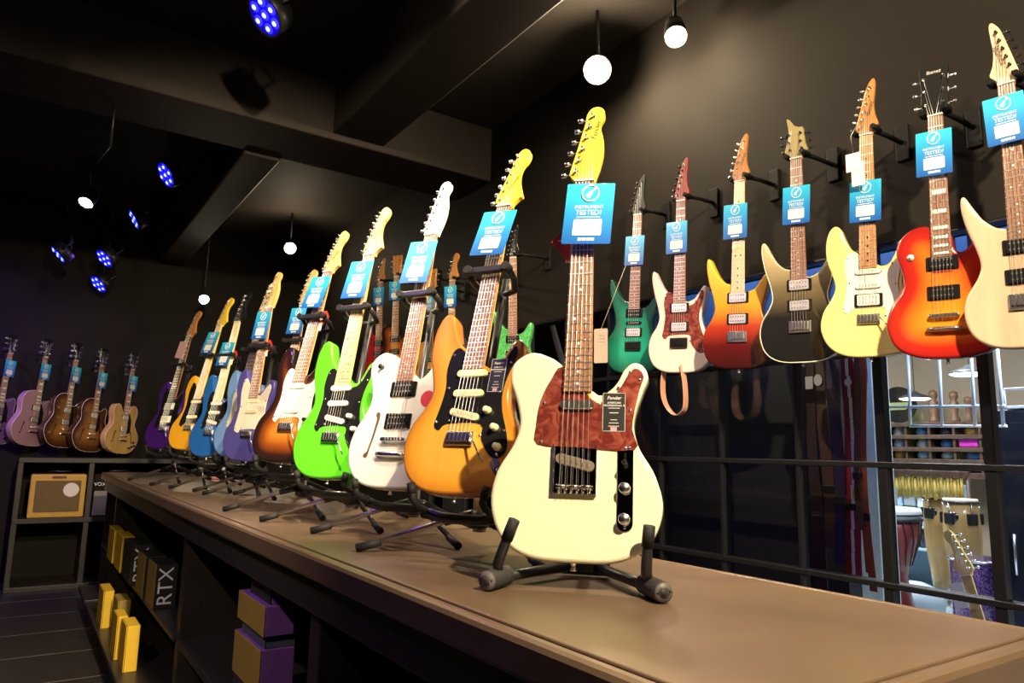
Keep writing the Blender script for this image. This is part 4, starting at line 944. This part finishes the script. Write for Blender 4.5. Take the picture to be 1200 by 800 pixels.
# papers and leaflets between the stands on the far counter
for i, (px, py, w, h_, m, lab) in enumerate((((205), 552, .20, .12, PWHT, 'white leaflet lying between the far guitar stands'), (236, 549, .14, .10, REDC, 'red and white leaflet lying between the far guitar stands'), (250, 556, .10, .07, PINK, 'pale pink leaflet lying on the far counter'))):
    q = at(px, py, z=CZ)
    q.y = min(q.y, 5.2+.35*i); q.x = min(q.x, 1.2); o = MB().bbox((0, 0, .004), (w, h_*2, .008), .001).build('leaflet', m, None, tuple((q.x, q.y, CZ))); tag(o, lab, 'leaflet', 'papers on the far counter')

# ------------------------------------------------------------------ drum room furnishings
WHM = mat('white_powder_coat', (.88, .92, .90), .4)
BRS = wood('brown_shelf_wood', (.055, .025, .014), (.10, .05, .028), (4, 20, 20), rough=.5)
# white wire grid built to stand for a lit window's reflection
gp = thing('reflection_grid', 'white wire grid standing in for a window reflection in the glass', 'reflection', (3.62, 1.5, 1.5))
def gpt(px, py): q = at(px, py, x=3.62); return q-Vector((3.62, 1.5, 1.5))
for x0, y0_, x1_, y1_ in ((1064, 412, 1067, 499), (1100, 405, 1104, 499), (1137, 400, 1143, 499), (1168, 400, 1176, 499)):
    MB().tube([gpt(x0, y0_), gpt(x1_, y1_)], .0085, 6).build('wire', WHM, gp)
for x0, y0_, x1_, y1_ in ((1036, 477, 1178, 475), (1066, 499, 1180, 499), (1064, 413, 1168, 402)):
    MB().tube([gpt(x0, y0_), gpt(x1_, y1_)], .008, 6).build('wire', WHM, gp)
for px in (1066, 1170):
    q = gpt(px, 412); MB().tube([q, (q.x, q.y, NH-1.5)], .003, 5).build('hanging_wire', WHM, gp)
# pigeonhole shelf on the far wall
PX = 6.22; a = at(1028, 498, x=PX); b_ = at(1158, 560, x=PX)
pz0, pz1 = at(1090, 556, x=PX).z, at(1090, 497, x=PX).z
ps = thing('pigeonhole_shelf', 'brown wooden pigeonhole shelf full of small goods on the far wall', 'shelf', (PX, (a.y+b_.y)/2, pz0)); w = a.y-b_.y+.3; hh = pz1-pz0
MB().box((.34, 0, hh/2), (.02, w, hh)).build('back_board', BRS, ps)
zr = [0, hh*.27, hh*.5, hh*.75, hh]
for z in zr: MB().bbox((.17, 0, z), (.36, w, .035 if z not in (0,) else .05), .004).build('shelf_board', BRS, ps)
ncol = 6
for k in range(ncol+1): MB().bbox((.18, -w/2+w*k/ncol, hh/2), (.34, .02, hh), .003).build('upright', BRS, ps)
goods = [('blue bagged accessory', (.10, .22, .50)), ('pale blue packet', (.45, .60, .75)), ('dark accessory pouch', (.05, .05, .07)), ('silver packet', (.55, .58, .60)), ('amber packet', (.55, .30, .06))]
mc = min(range(ncol), key=lambda c: abs(ps.location.y-w/2+w*(c+.5)/ncol-at(1136, 520, x=PX).y)); my = ps.location.y-w/2+w*(mc+.5)/ncol
for r in range(1, 4):
    for c in range(ncol):
        if r == 2 and c == mc: continue
        gname, gc = goods[(r*2+c*3) % 5]; yy = -w/2+w*(c+.5)/ncol
        bm_ = MB(); bm_.lathe([(.02, 0), (.055, .005), (.06, .03), (.04, .065), (.015, .078), (0, .08)], (0, 0, 0), 'z', 8)
        o = bm_.build('accessory_packet', mat('goods_%d' % ((r*2+c*3) % 5), gc, .35), None, (PX+.12, ps.location.y+yy, pz0+zr[r]+.0175))
        tag(o, '%s in the %s row of the far brown pigeonhole shelf' % (gname, ('', 'lower', 'middle', 'top')[r]), 'packet', 'goods in the pigeonhole shelf')
o = MB().bbox((0, 0, .046), (.12, w/ncol-.05, .085), .01).build('magenta_box', mat('magenta_carton', (.60, .03, .40), .4), None, (PX+.09, my, pz0+zr[2]+.0178)); tag(o, 'bright magenta box on the far brown shelf', 'box')
q = at(1052, 486, x=PX+.1)
o = thing('drum_logo_disc', 'round black disc with green lettering standing on the far shelf', 'disc', (PX+.12, q.y, pz0+hh+.02))
MB().lathe([(.155, -.02), (.16, 0), (.155, .02)], (0, 0, .16), 'x', 28).build('disc', PBLK, o)
gm = mat('green_gold_print', (.30, .34, .10), .5); MB().box((-.021, 0, .165), (.002, .20, .028)).build('print_band', gm, o); MB().box((-.021, 0, .125), (.002, .15, .02)).build('print_band', gm, o)
# figures of wood on the shelf top
for px, s_ in ((1093, .8), (1117, .75), (1134, .6)):
    q = at(px, 480, x=PX+.1); o = MB().lathe([(.05*s_, 0), (.055*s_, .02), (.03*s_, .06), (.045*s_, .12), (.05*s_, .18*s_+.02), (.02, .24*s_), (.035, .28*s_), (.03, .33*s_), (0, .35*s_)], (0, 0, 0), 'z', 10).build('wooden_shaker', wood('carved_wood', (.16, .07, .03), (.26, .13, .06)), None, (PX+.12, q.y, pz0+hh+.0175))
    tag(o, 'carved wooden shaker standing on top of the far shelf', 'shaker', 'carved shakers on the shelf top')
# bamboo chime rack
BAM = wood('yellow_bamboo', (.55, .36, .06), (.72, .52, .13), rough=.45)
BX = 5.0; ba = at(1047, 556, x=BX); bb = at(1126, 556, x=BX); zt = ba.z; zl = at(1090, 582, x=BX).z
bc = thing('bamboo_chimes', 'row of yellow bamboo tubes hanging from a wooden bar', 'chimes', (BX, (ba.y+bb.y)/2, zl))
MB().bbox((0, 0, zt-zl+.02), (.04, ba.y-bb.y+.1, .035), .004).build('bar', BRS, bc)
nb_ = 22; bme = MB().tube([(0, 0, 0), (0, 0, zt-zl)], .010, 7).mesh('bamboo_tube', BAM)
for k in range(nb_): link('bamboo_tube', bme, bc, (.004*(k % 2), -(ba.y-bb.y)/2+(ba.y-bb.y)*k/(nb_-1), -.01*(k % 3)))
for sy in (-1, 1): MB().tube([(0, sy*((ba.y-bb.y)/2+.04), zt-zl+.02), (0, sy*((ba.y-bb.y)/2+.04), .38-zl)], .014, 8).build('post', BRS, bc)
# congas
CW = wood('ash_conga_shell', (.60, .34, .11), (.74, .47, .18), (14, 14, 2), rough=.3, coat=.6)
SKIN = mat('cream_skin', (.80, .70, .48), .5)
def conga(label, px, py, X, r, h_, lean=0):
    p_ = at(px, py, x=X); z0 = .47; h_ = p_.z-z0
    g = thing('conga_drum', label, 'drum', (X, p_.y, z0), group='pair of conga drums'); g.rotation_euler = (radians(lean), 0, 0)
    MB().lathe([(r*.72, 0), (r*.82, h_*.15), (r*1.02, h_*.42), (r*1.10, h_*.62), (r*1.06, h_*.80), (r*.98, h_*.96)], (0, 0, 0), 'z', 28).build('shell', CW, g)
    MB().lathe([(r*1.00, h_*.955), (r*1.03, h_*.985), (r*.99, h_), (0, h_*1.002)], (0, 0, 0), 'z', 28).build('head', SKIN, g)
    MB().tube([(r*1.05*cos(2*pi*k/28), r*1.05*sin(2*pi*k/28), h_*.965) for k in range(28)], .008, 6, close=True).build('rim', BLK, g)
    for k in range(5):
        a_ = 2*pi*k/5+2.9; c_ = Vector((cos(a_), sin(a_), 0))
        lg = MB().bbox((0, 0, 0), (.03, .06, .07), .008, Matrix.Translation(c_*(r*1.07)+Vector((0, 0, h_*.80))) @ Matrix.Rotation(a_, 4, 'Z')).build('lug', BLK, g)
        MB().tube([c_*(r*1.09)+Vector((0, 0, h_*.80)), c_*(r*1.07)+Vector((0, 0, h_*.965))], .005, 6).build('tension_rod', CHR, lg)
    MB().lathe([(.03, -.002), (.03, .004), (0, .004)], (0, 0, 0), 'x', 14, Matrix.Translation((-r*1.06, 0, h_*.82)) @ Matrix.Scale(-1, 4, (1, 0, 0))).build('badge', PBLK, g)
    return g
conga('pale ash conga drum standing beside the red djembe', 1100, 580, 5.15, .092, .76)
conga('pale ash conga drum standing beside the leaning guitar', 1125, 584, 4.85, .094, .76)
cs = thing('drum_stand', 'black folding stand carrying the conga drums', 'stand', (4.98, 2.37, .38))
for k in range(3):
    a_ = 2*pi*k/3+.4; MB().tube([(.03*cos(a_), .03*sin(a_), .06), (.24*cos(a_), .24*sin(a_), .012)], .010, 6).build('leg', BLK, cs)
MB().tube([(0, 0, .05), (0, 0, .078)], .016, 8).build('post', BLK, cs)
MB().tube([(.12, .16, .078), (-.12, -.16, .078)], .011, 8).build('cradle_bar', BLK, cs)
# djembe
DJ = wood('red_djembe_shell', (.16, .02, .02), (.26, .05, .04), (14, 14, 2), rough=.3, coat=.7)
p_ = at(1040, 594, x=4.25); g = thing('djembe_drum', 'dark red djembe drum with white head and rope', 'drum', (4.25, p_.y, .38)); h_ = p_.z-.38; r = .170
MB().lathe([(.125, 0), (.11, h_*.15), (.085, h_*.40), (.10, h_*.50), (.155, h_*.72), (r, h_*.94)], (0, 0, 0), 'z', 28).build('shell', DJ, g)
MB().lathe([(r*1.0, h_*.90), (r*1.04, h_*.97), (r*1.0, h_), (0, h_*1.003)], (0, 0, 0), 'z', 28).build('head', mat('white_head', (.82, .84, .80), .5), g)
for zz in (.945, .90): MB().tube([(r*1.045*cos(2*pi*k/28), r*1.045*sin(2*pi*k/28), h_*zz) for k in range(28)], .006, 6, close=True).build('ring', BLK, g)
rp = MB()
for k in range(20): a0 = 2*pi*k/20; rp.tube([(r*1.03*cos(a0), r*1.03*sin(a0), h_*.90), (.158*cos(a0+.15), .158*sin(a0+.15), h_*.72), (.11*cos(a0+.3), .11*sin(a0+.3), h_*.50)], .0035, 4)
q = rp.build('rope', mat('dark_rope', (.08, .02, .02), .8), g); q['kind'] = 'stuff'
# glass-fronted accessory counter behind the djembe
AX = 5.48; a0 = at(1012, 620, x=AX); a1 = at(1084, 620, x=AX); ac = thing('accessory_counter', 'pale blue accessory counter with shelves behind the djembe', 'counter', (AX, (a0.y+a1.y)/2, .38)); w = a0.y-a1.y+.3
zs = [at(1050, y_, x=AX).z-.38 for y_ in (640, 615, 595, 572)]
AM = mat('pale_blue_acrylic', (.45, .62, .70), .3)
for z in zs: MB().bbox((.15, 0, z), (.32, w, .018), .003).build('shelf_board', AM, ac)
for sy in (-1, 1): MB().bbox((.15, sy*w/2, zs[-1]/2+.02), (.34, .02, zs[-1]+.04), .003).build('side_panel', AM, ac)
MB().box((.31, 0, zs[-1]/2), (.015, w, zs[-1])).build('back_panel', mat('blue_grey_panel', (.22, .32, .40), .5), ac)
random.seed(3)
cols = [('white', (.75, .80, .82)), ('pale blue', (.40, .58, .72)), ('dark', (.06, .07, .10)), ('red', (.55, .05, .06)), ('grey', (.35, .38, .42))]
for zi, z in enumerate(zs[:3]):
    k = 0; y = -w/2+.06
    hmax = (zs[zi+1]-z)*.8
    while y < w/2-.06:
        ci = 3 if (zi == 1 and y > w/2-.22) else random.choice((0, 1, 1, 0, 2, 4)); d_ = random.uniform(.05, .085)
        o = MB().bbox((0, 0, hmax*.45), (d_*1.2, d_, hmax*random.uniform(.7, .9)), .012).build('accessory_box', mat('box_%s' % cols[ci][0].replace(' ', '_'), cols[ci][1], .35), None, (AX+.07, ac.location.y+y+d_/2, .38+z+.0095))
        tag(o, '%s accessory box on the %s shelf of the pale blue counter' % (cols[ci][0], ('bottom', 'middle', 'top')[zi]), 'box', 'accessory boxes on the counter shelves'); y += d_+.012
q = at(1027, 601, x=4.75); o = thing('display_case', 'sloping clear display case with cyan screen on a pedestal beside the djembe', 'case', (4.75, q.y, .38)); hz = q.z-.38
MB().bbox((0, 0, hz/2), (.16, .20, hz), .006).build('pedestal', AM, o)
MB().plate([(-.10, 0), (.10, 0), (.10, .05), (-.02, .17), (-.10, .17)], -.09, .09, .004, Matrix.Translation((0, 0, hz)) @ Matrix.Rotation(radians(90), 4, 'Z')).build('case', mat('grey_acrylic', (.30, .38, .42), .2), o)
MB().box((-.092, .03, hz+.10), (.006, .10, .09)).build('screen', emit('cyan_screen', (.10, .55, .70), 1.2), o)
q = at(1152, 672, x=4.15); o = thing('drum_case', 'purple sequinned floor drum beside the black cabinet', 'drum', (4.1, q.y, .38))
MB().lathe([(.12, .02), (.125, .03), (.125, .42), (.12, .43)], (0, 0, 0), 'z', 20).build('shell', speckle('purple_sequin', (.06, .02, .12), (.34, .16, .44), 90, .45, .6), o)
for z in (.02, .42): MB().tube([(.128*cos(2*pi*k/20), .128*sin(2*pi*k/20), z) for k in range(20)], .007, 6, close=True).build('hoop', CHR, o)
q = at(1075, 628, x=4.75); o = MB().lathe([(.10, 0), (.16, .02), (.17, .08), (.12, .15), (.05, .18), (0, .185)], (0, 0, 0), 'z', 14).build('cushion_bag', mat('white_nylon', (.60, .70, .76), .6, bump=.3), None, (4.60, q.y-.04, .38)); tag(o, 'white soft drum bag on the riser behind the djembe', 'bag')
# black cabinets on the right
KX = 3.95; k0 = at(1166, 560, x=KX); kb = thing('equipment_rack', 'tall black equipment cabinet beside the congas', 'cabinet', (KX, k0.y-.45, 0)); kz = at(1180, 480, x=KX).z
MB().bbox((.3, 0, kz/2), (.6, .90, kz), .01).build('case', mat('blue_black_cabinet', (.012, .014, .022), .35), kb)
for sy in (-.22, .22):
    dr = MB().bbox((-.008, sy, kz*.55), (.016, .41, kz*.82), .004).build('door', mat('blue_black_door', (.016, .018, .028), .3), kb); MB().tube([(-.022, sy+.16, kz*.5), (-.022, sy+.16, kz*.62)], .006, 6).build('handle', CHR, dr)
MB().box((-.02, .12, kz*.93), (.004, .16, .016)).build('silver_strip', CHR, kb)
wt = thing('wire_tray', 'white wire tray of small parts on top of the black cabinet', 'tray', (KX+.15, k0.y-.32, kz))
MB().bbox((0, 0, .012), (.3, .5, .016), .003).build('base', WHM, wt)
for sx in (-.15, .15): MB().tube([(sx, -.25, .10), (sx, .25, .10)], .007, 6).build('rail', WHM, wt)
for sx in (-.15, .15):
    for sy in (-.25, 0, .25): MB().tube([(sx, sy, .01), (sx, sy, .10)], .006, 6).build('upright', WHM, wt)
# leaning guitar with blue body and clip tag in front of the congas
hb = at(1121, 620, x=3.35); ft = at(1153, 735, x=3.30)
dirv = (hb-ft); ang = degrees(atan2(dirv.y, dirv.z))
zax = dirv.normalized(); yax = Vector((1, 0, .0)); yax = (yax-zax*yax.dot(zax)).normalized(); xax = yax.cross(zax)
L0 = .976; org = hb-zax*L0
Mg = Matrix(((xax.x, yax.x, zax.x, org.x), (xax.y, yax.y, zax.y, org.y), (xax.z, yax.z, zax.z, org.z), (0, 0, 0, 1)))
guitar('blue guitar with maple neck leaning in front of the conga drums', Mg, body=LBLUE, neck=MAPLE, board=MAPLE, guard='strat', guardm=PWHT, pickups=S3W, lod=1, headmirror=True)
t = thing('price_tag', 'white paper tag hanging on the leaning blue guitar', 'tag', M=Mg @ Matrix.Translation((-.045, -.04, .76))); MB().plate(rrect(0, -.05, .055, .10, .004, 2), 0, .001, .0001).build('card', TAGW, t); MB().tube([(0, 0, 0), (.03, .02, .03)], .0008, 4).build('tie_cord', PWHT, t)
gs = thing('guitar_stand', 'black stand behind the leaning blue guitar', 'guitar stand', (org.x+.10, org.y, 0))
for k in range(3): a_ = 2*pi*k/3; MB().tube([(0, 0, .25), (.26*cos(a_), .26*sin(a_), .01)], .010, 8).build('leg', BLK, gs)
q = (Mg @ Vector((0, .06, .62)))-Vector((org.x+.10, org.y, 0)); MB().tube([(0, 0, .24), q], .012, 8).build('post', BLK, gs)
q0 = org-Vector((org.x+.10, org.y, 0))
MB().tube([(0, 0, max(.24, q0.z-.03)), q0+Vector((.02, .10, -.02)), q0+Vector((-.06, .10, .0))], .011, 8).build('support_arm', RUB, gs); MB().tube([(0, 0, max(.24, q0.z-.03)), q0+Vector((.02, -.10, -.02)), q0+Vector((-.06, -.10, .0))], .011, 8).build('support_arm', RUB, gs)
# pendant lamps of the drum room
for px, py, X, lab in ((1136, 438, 5.0, 'white glowing pendant lamp above the congas'), (1072, 467, 6.0, 'white glowing pendant lamp above the far shelf')):
    p_ = at(px, py, x=X); L_ = thing('pendant_lamp', lab, 'lamp', tuple(p_), group='pendant lamps in the drum room')
    MB().lathe([(.12, 0), (.122, .006), (.09, .025), (.035, .045), (.02, .06)], (0, 0, 0), 'z', 24).build('shade', mat('dark_shade', (.05, .05, .05), .4), L_)
    MB().lathe([(0, -.012), (.09, -.010), (.118, .002)], (0, 0, 0), 'z', 24).build('diffuser', emit('pendant_glow', (1, .96, .88), 9), L_)
    MB().tube([(0, 0, .05), (0, 0, NH-p_.z)], .003, 6).build('cord', BLK, L_)
# cool ceiling panels, added out of view to light the drum room
for y in (.6, 2.4, 4.2):
    L_ = thing('added_panel_light', 'added cool white panel light, out of view on the drum room ceiling', 'lamp', (3.55 if y < 2 else 4.7, y, NH), group='added ceiling panels in the drum room')
    MB().bbox((0, 0, -.015), (.62, .62, .03), .004).build('frame', WHM, L_)
    ld = bpy.data.lights.new('panel_light', 'AREA'); ld.energy = 42; ld.color = (.82, .93, 1.0); ld.shape = 'SQUARE'; ld.size = .55
    lo = bpy.data.objects.new('panel_light', ld); COL.objects.link(lo); lo.parent = L_; lo.location = (0, 0, -.034)
    MB().box((0, 0, -.031), (.56, .56, .002)).build('diffuser', emit('panel_glow', (.85, .94, 1), 5), L_)
for y in (.1, 1.2, 2.3):  # added lamps hidden above the window, they brighten the blue bulkhead
    L_ = thing('added_batten_light', 'added batten lamp, out of view above the window, lighting the bulkhead', 'lamp', (2.80, y, 2.62), group='added batten lamps over the bulkhead')
    MB().bbox((0, 0, 0), (.04, 1.0, .03), .004).build('housing', WHM, L_); MB().tube([(.012, -.48, -.022), (.012, .48, -.022)], .010, 8).build('tube', emit('batten_tube', (.8, .9, 1), 60), L_)
    MB().tube([(0, 0, .01), (-.06, 0, .02)], .008, 6).build('bracket', WHM, L_)
# straps hanging behind the glass
rl = thing('strap_rail', 'black rail carrying the straps behind the window', 'rail', (2.90, 1.80, 1.735))
MB().tube([(0, -.16, 0), (0, .20, 0)], .006, 8).build('bar', BLK, rl); 
for y in (-.10, .14): MB().tube([(0, y, 0), (.19, y, .02)], .005, 6).build('bracket', BLK, rl)
ST = [(950, .030, (.045, .022, .015), 690, 'dark brown leather strap with white tag'), (962, .034, (.10, .045, .025), 640, 'brown leather strap with oval white tag'), (975, .030, (.03, .015, .06), 660, 'dark violet woven strap'), (992, .042, (.30, .015, .035), 672, 'crimson strap with white stripe'), (1001, .026, (.12, .05, .03), 620, 'thin brown strap'), (1008, .028, (.34, .07, .03), 690, 'rust red leather strap')]
for i, (px, w, c_, py, lab) in enumerate(ST):
    X = 2.875+.006*(i % 2); w *= 1.6 if i < 4 else 1.1; tp = at(px, 425, x=X); z1 = 1.735; bt = at(px, py, x=X); m = mat('strap_%d' % i, c_, .45, var=.12, scale=30, bump=.2); Lh = z1-bt.z
    s_ = thing('guitar_strap', lab+' hanging behind the window', 'strap', (X, tp.y, z1), group='straps hanging behind the window')
    b = MB(); n_ = 10
    for sgn in (0, 1):
        vs = []; fs = []
        for k in range(n_+1):
            t_ = k/n_; zc = -Lh*t_*(1 if sgn == 0 else .93); yc = .012*sin(t_*5+i)+(.02*sgn*t_); xc = .012*sgn; ww = w*(.55 if t_ < .06 else 1)
            for sx, sy in ((-1, -1), (1, -1), (1, 1), (-1, 1)): vs.append((xc+sy*.0015, yc+sx*ww/2, zc))
        for k in range(n_):
            for j in range(4): fs.append((k*4+j, k*4+(j+1) % 4, k*4+4+(j+1) % 4, k*4+4+j))
        b._add(vs, fs)
    b.build('strap_band', m, s_)
    MB().tube([(0, 0, -.005), (0, 0, .004)], .008, 6).build('loop', BLK, s_)
    MB().bbox((-.004, .012*sin(3.5+i), -Lh*.7), (.006, w+.008, .03), .002).build('buckle', BLK, s_)
    if i == 3:
        st = MB(); 
        for k in range(n_): t_ = (k+.5)/n_; st.box((-.003, .012*sin(t_*5+i), -Lh*t_), (.002, .013, Lh/n_*.98))
        st.build('white_stripe', PWHT, s_); MB().lathe([(.016, -.001), (.016, .001), (0, .001)], (-.005, .012*sin(.6+i), -Lh*.13), 'x', 14).build('round_badge', PWHT, s_)
    if i in (0, 1): MB().plate([(sx*.018, sz*.028-.11) for sx, sz in ((-1, -1), (1, -1), (1, 1), (-1, 1))] if i == 0 else [(.02*cos(2*pi*k/14), -.10+.026*sin(2*pi*k/14)) for k in range(14)], -.001, .001, .0002, Matrix.Translation((-.01, .012*sin(.5+i), 0)) @ Matrix.Rotation(radians(-90), 4, 'Z')).build('paper_tag', PWHT, s_)
# wooden easel seen past the cream guitar, and a paper bag
EW = wood('grey_brown_timber', (.30, .22, .15), (.44, .33, .23), (20, 20, 3), rough=.7)
def ep(px, py, X=2.80): return at(px, py, x=X)
e0 = ep(668, 440); ez = thing('leaning_timbers', 'pair of leaning easel frame behind the window glass', 'timbers', (2.80, e0.y, 0))
def el(v): return v-Vector((2.80, e0.y, 0))
for p0, p1 in (((636, 342), (672, 470)), ((606, 358), (640, 470))):
    A_, B_ = ep(*p0), ep(*p1); B2 = A_+(B_-A_)*((A_.z-.012)/(A_.z-B_.z)); 
    MB().tube([el(A_), el(B2)], .026, 4).build('leg', EW, ez)
MB().tube([el(ep(634, 345)), el(ep(672, 338))], .02, 4).build('crossbar', mat('pale_timber', (.62, .56, .48), .7), ez)
q = at(704, 405, x=2.30); t = thing('paper_tag', 'brown paper card with handwriting behind the cream white guitar neck', 'card', M=pose(q, 60, 0))
MB().plate(rrect(0, 0, .07, .17, .006, 3), 0, .002, .0004).build('card', mat('kraft_paper', (.34, .26, .20), .7), t)
b = MB()
for k in range(3): b.tube([(-.01, -.0008, .05-.016*k), (.0, -.0008, .054-.016*k), (.008, -.0008, .048-.016*k), (.022, -.0008, .053-.016*k)], .0008, 4)
b.build('handwriting', mat('blue_ink', (.05, .07, .20), .5), t)
gp_ = pose(q, 60, 0).inverted() @ (pose(at(743, 438, x=2.43), 70, -1.5, 3.5) @ Vector((-.022, -.024, .62)))
MB().tube([(0, .001, .080), tuple(gp_)], .001, 4).build('cord', PWHT, t)

# ------------------------------------------------------------------ lamps
def aim_matrix(p, t):
    d = (Vector(t)-Vector(p)).normalized(); q = d.to_track_quat('-Z', 'Y'); return Matrix.Translation(p) @ q.to_matrix().to_4x4()
CAN = mat('black_lamp_can', (.02, .02, .022), .4, .4)
def track_spot(label, p, t, watts, colr, cone, blend=.5, r=.055, glow=40, added_glow=0, zc=H):
    M = aim_matrix(p, t); g = thing('track_spotlight', label, 'spotlight', M=M, group='ceiling spotlights')
    MB().lathe([(r*.55, .17), (r*.8, .16), (r*.95, .08), (r, -.004), (r*.93, -.004), (r*.90, .02)], (0, 0, 0), 'z', 20).build('can', CAN, g)
    MB().lathe([(0, .012), (r*.88, .012), (r*.89, .016), (0, .02)], (0, 0, 0), 'z', 20).build('bulb', emit('warm_bulb_%d' % glow, (1, .86, .62), glow), g)
    inv = M.inverted(); top = inv @ Vector((p[0], p[1], zc)); MB().tube([Vector((0, 0, .10)), top*.5+Vector((0, 0, .06)), top], .009, 8).build('stem', CAN, g)
    ld = bpy.data.lights.new('spot_beam', 'SPOT'); ld.energy = watts; ld.color = colr; ld.spot_size = radians(cone); ld.spot_blend = blend; ld.shadow_soft_size = .035
    lo = bpy.data.objects.new('spot_beam', ld); COL.objects.link(lo); lo.parent = g; lo.location = (0, 0, -.010)
    if added_glow:  # extra point lamp added to make a glow round the can
        ld = bpy.data.lights.new('added_glow', 'POINT'); ld.energy = added_glow; ld.color = colr; ld.shadow_soft_size = .05
        lo = bpy.data.objects.new('added_glow', ld); COL.objects.link(lo); lo.parent = g; lo.location = (0, 0, -.06)
    return g
KEYL = {'cubby': 'added fill spotlight out of view, aimed at the cartons under the counter', 'arch': 'added fill spotlight out of view, aimed at the archtop guitars', 'key': 'warm spotlight over the near end of the counter', 'row': 'warm spotlight aimed along the counter guitars', 'wall': 'warm spotlight aimed at the hanging guitars', 'aisle': 'warm spotlight over the aisle by the window'}
for nm, p, t, w_, c_, cone, bl in SPOTS: track_spot(KEYL[nm], p, t, w_, c_, cone, bl)
p1 = at(700, 82, z=3.28); p2 = at(792, 43, z=3.28); p3 = at(340, 291, z=3.25); p4 = at(239, 351, y=7.6); p5 = at(100, 238, z=3.2)
track_spot('bright warm spotlight straight above the cream white guitar', p1, (.2, .6, 1.2), 25, WARM, 80, .6, r=.075, glow=70, added_glow=42)
track_spot('warm spotlight over the window wall beside the brightest lamp', p2, (.9, .6, .4), 20, WARM, 80, .6, r=.055, glow=40, added_glow=12)
track_spot('warm spotlight above the sunburst counter guitar', p3, (.5, 2.0, 1.0), 40, WARM, 70, .6, r=.06, glow=50, added_glow=14)
track_spot('warm spotlight above the deep purple guitar', p4, (.5, 3.0, 1.0), 20, WARM, 70, .6, r=.05, glow=50, added_glow=1)
track_spot('small warm spotlight among the violet stage lights', p5, p5+Vector((-.5, -.75, -1.2)), 12, WARM, 70, .6, r=.06, glow=30)
LENS = emit('violet_led', (.016, .012, 1.0), 2.2); CORE = emit('violet_led_core', (.16, .24, 1.0), 4)
def par(label, p, t, watts=18, r=.10):
    M = aim_matrix(p, t); g = thing('stage_light', label, 'stage light', M=M, group='violet stage lights')
    MB().lathe([(r*.5, .10), (r*.95, .09), (r*1.05, .0), (r*.98, -.006), (r*.95, .004)], (0, 0, 0), 'z', 22).build('housing', CAN, g)
    MB().lathe([(0, .003), (r*.97, .003), (r*.97, .006), (0, .007)], (0, 0, 0), 'z', 22).build('face_plate', emit('violet_face', (.010, .004, .8), .35), g)
    for k in range(7):
        x, y = (0, 0) if k == 0 else (r*.62*cos(k*pi/3), r*.62*sin(k*pi/3))
        ln = MB().lathe([(0, -.004), (r*.20, -.003), (r*.26, .002)], (x, y, 0), 'z', 12).build('lens', LENS, g); MB().lathe([(0, -.0065), (r*.11, -.006), (r*.13, -.003)], (x, y, 0), 'z', 10).build('led', CORE, ln)
    inv = M.inverted(); top = inv @ Vector((p[0], p[1], H))
    MB().tube([(-r*1.15, 0, .04), (-r*1.2, 0, .14), top*.6+Vector((0, 0, .05)), (r*1.2, 0, .14), (r*1.15, 0, .04)], .008, 6).build('bracket', CAN, g); MB().tube([top*.6+Vector((0, 0, .05)), top], .008, 6).build('stem', CAN, g)
    ld = bpy.data.lights.new('violet_beam', 'SPOT'); ld.energy = watts; ld.color = VIOLET; ld.spot_size = radians(95); ld.spot_blend = .8; ld.shadow_soft_size = r*.8
    lo = bpy.data.objects.new('violet_beam', ld); COL.objects.link(lo); lo.parent = g; lo.location = (0, 0, -.012)
PARS = [((310, 18), None, (-1, -.2, -1), 14, 'violet LED stage light over the near counter'), ((194, 205), None, (-1, -.25, -.7), 8, 'violet LED stage light by the ceiling beam'), ((157, 257), None, (-1, .02, -.6), 8, 'violet LED stage light between the ceiling beam and the small spotlight'),
 ((122, 303), 7.75, (-.8, -.35, -.8), 10, 'violet LED stage light above the brown archtops'), ((115, 333), 8.05, (-.8, -.35, -.8), 8, 'lowest violet LED stage light above the archtops'), ((68, 298), 7.6, (-1, .02, -1.0), 8, 'violet LED stage light above the lilac archtop')]
for px, yy, dv, w_, lab in PARS:
    p = at(*px, z=3.3) if yy is None else at(*px, y=yy); par(lab, p, p+Vector(dv), w_)
par('added violet fill light out of view, aimed at the counter guitars', Vector((-.9, 2.6, 3.3)), (.9, 2.3, 1.2), 75)  # unseen lamp added for violet fill on the counter row
par('added violet fill light out of view, aimed at the violet and lilac archtops', Vector((-1.3, 7.0, 3.2)), (-.25, 8.1, 1.5), 120)  # unseen lamp added to tint the far archtops violet
# slim ceiling rod with two projectors
q = at(137, 103, z=3.35); rd = thing('ceiling_projector', 'slim black ceiling bracket with two violet grey boxes', 'bracket', tuple(q))
for sx in (-.055, .055): MB().bbox((sx, 0, .0), (.085, .10, .11), .008).build('box', mat('violet_grey_box', (.16, .11, .30), .5), rd)
MB().tube([(0, 0, -.03), (0, .02, -.36)], .009, 6).build('rod', CAN, rd); MB().tube([(0, 0, 0), (0, 0, H-q.z)], .009, 6).build('stem', CAN, rd)
MB().tube([(0, .02, -.36), (-.06, .1, -.46)], .004, 5).build('cable', CAN, rd)
bpy.context.view_layer.update()
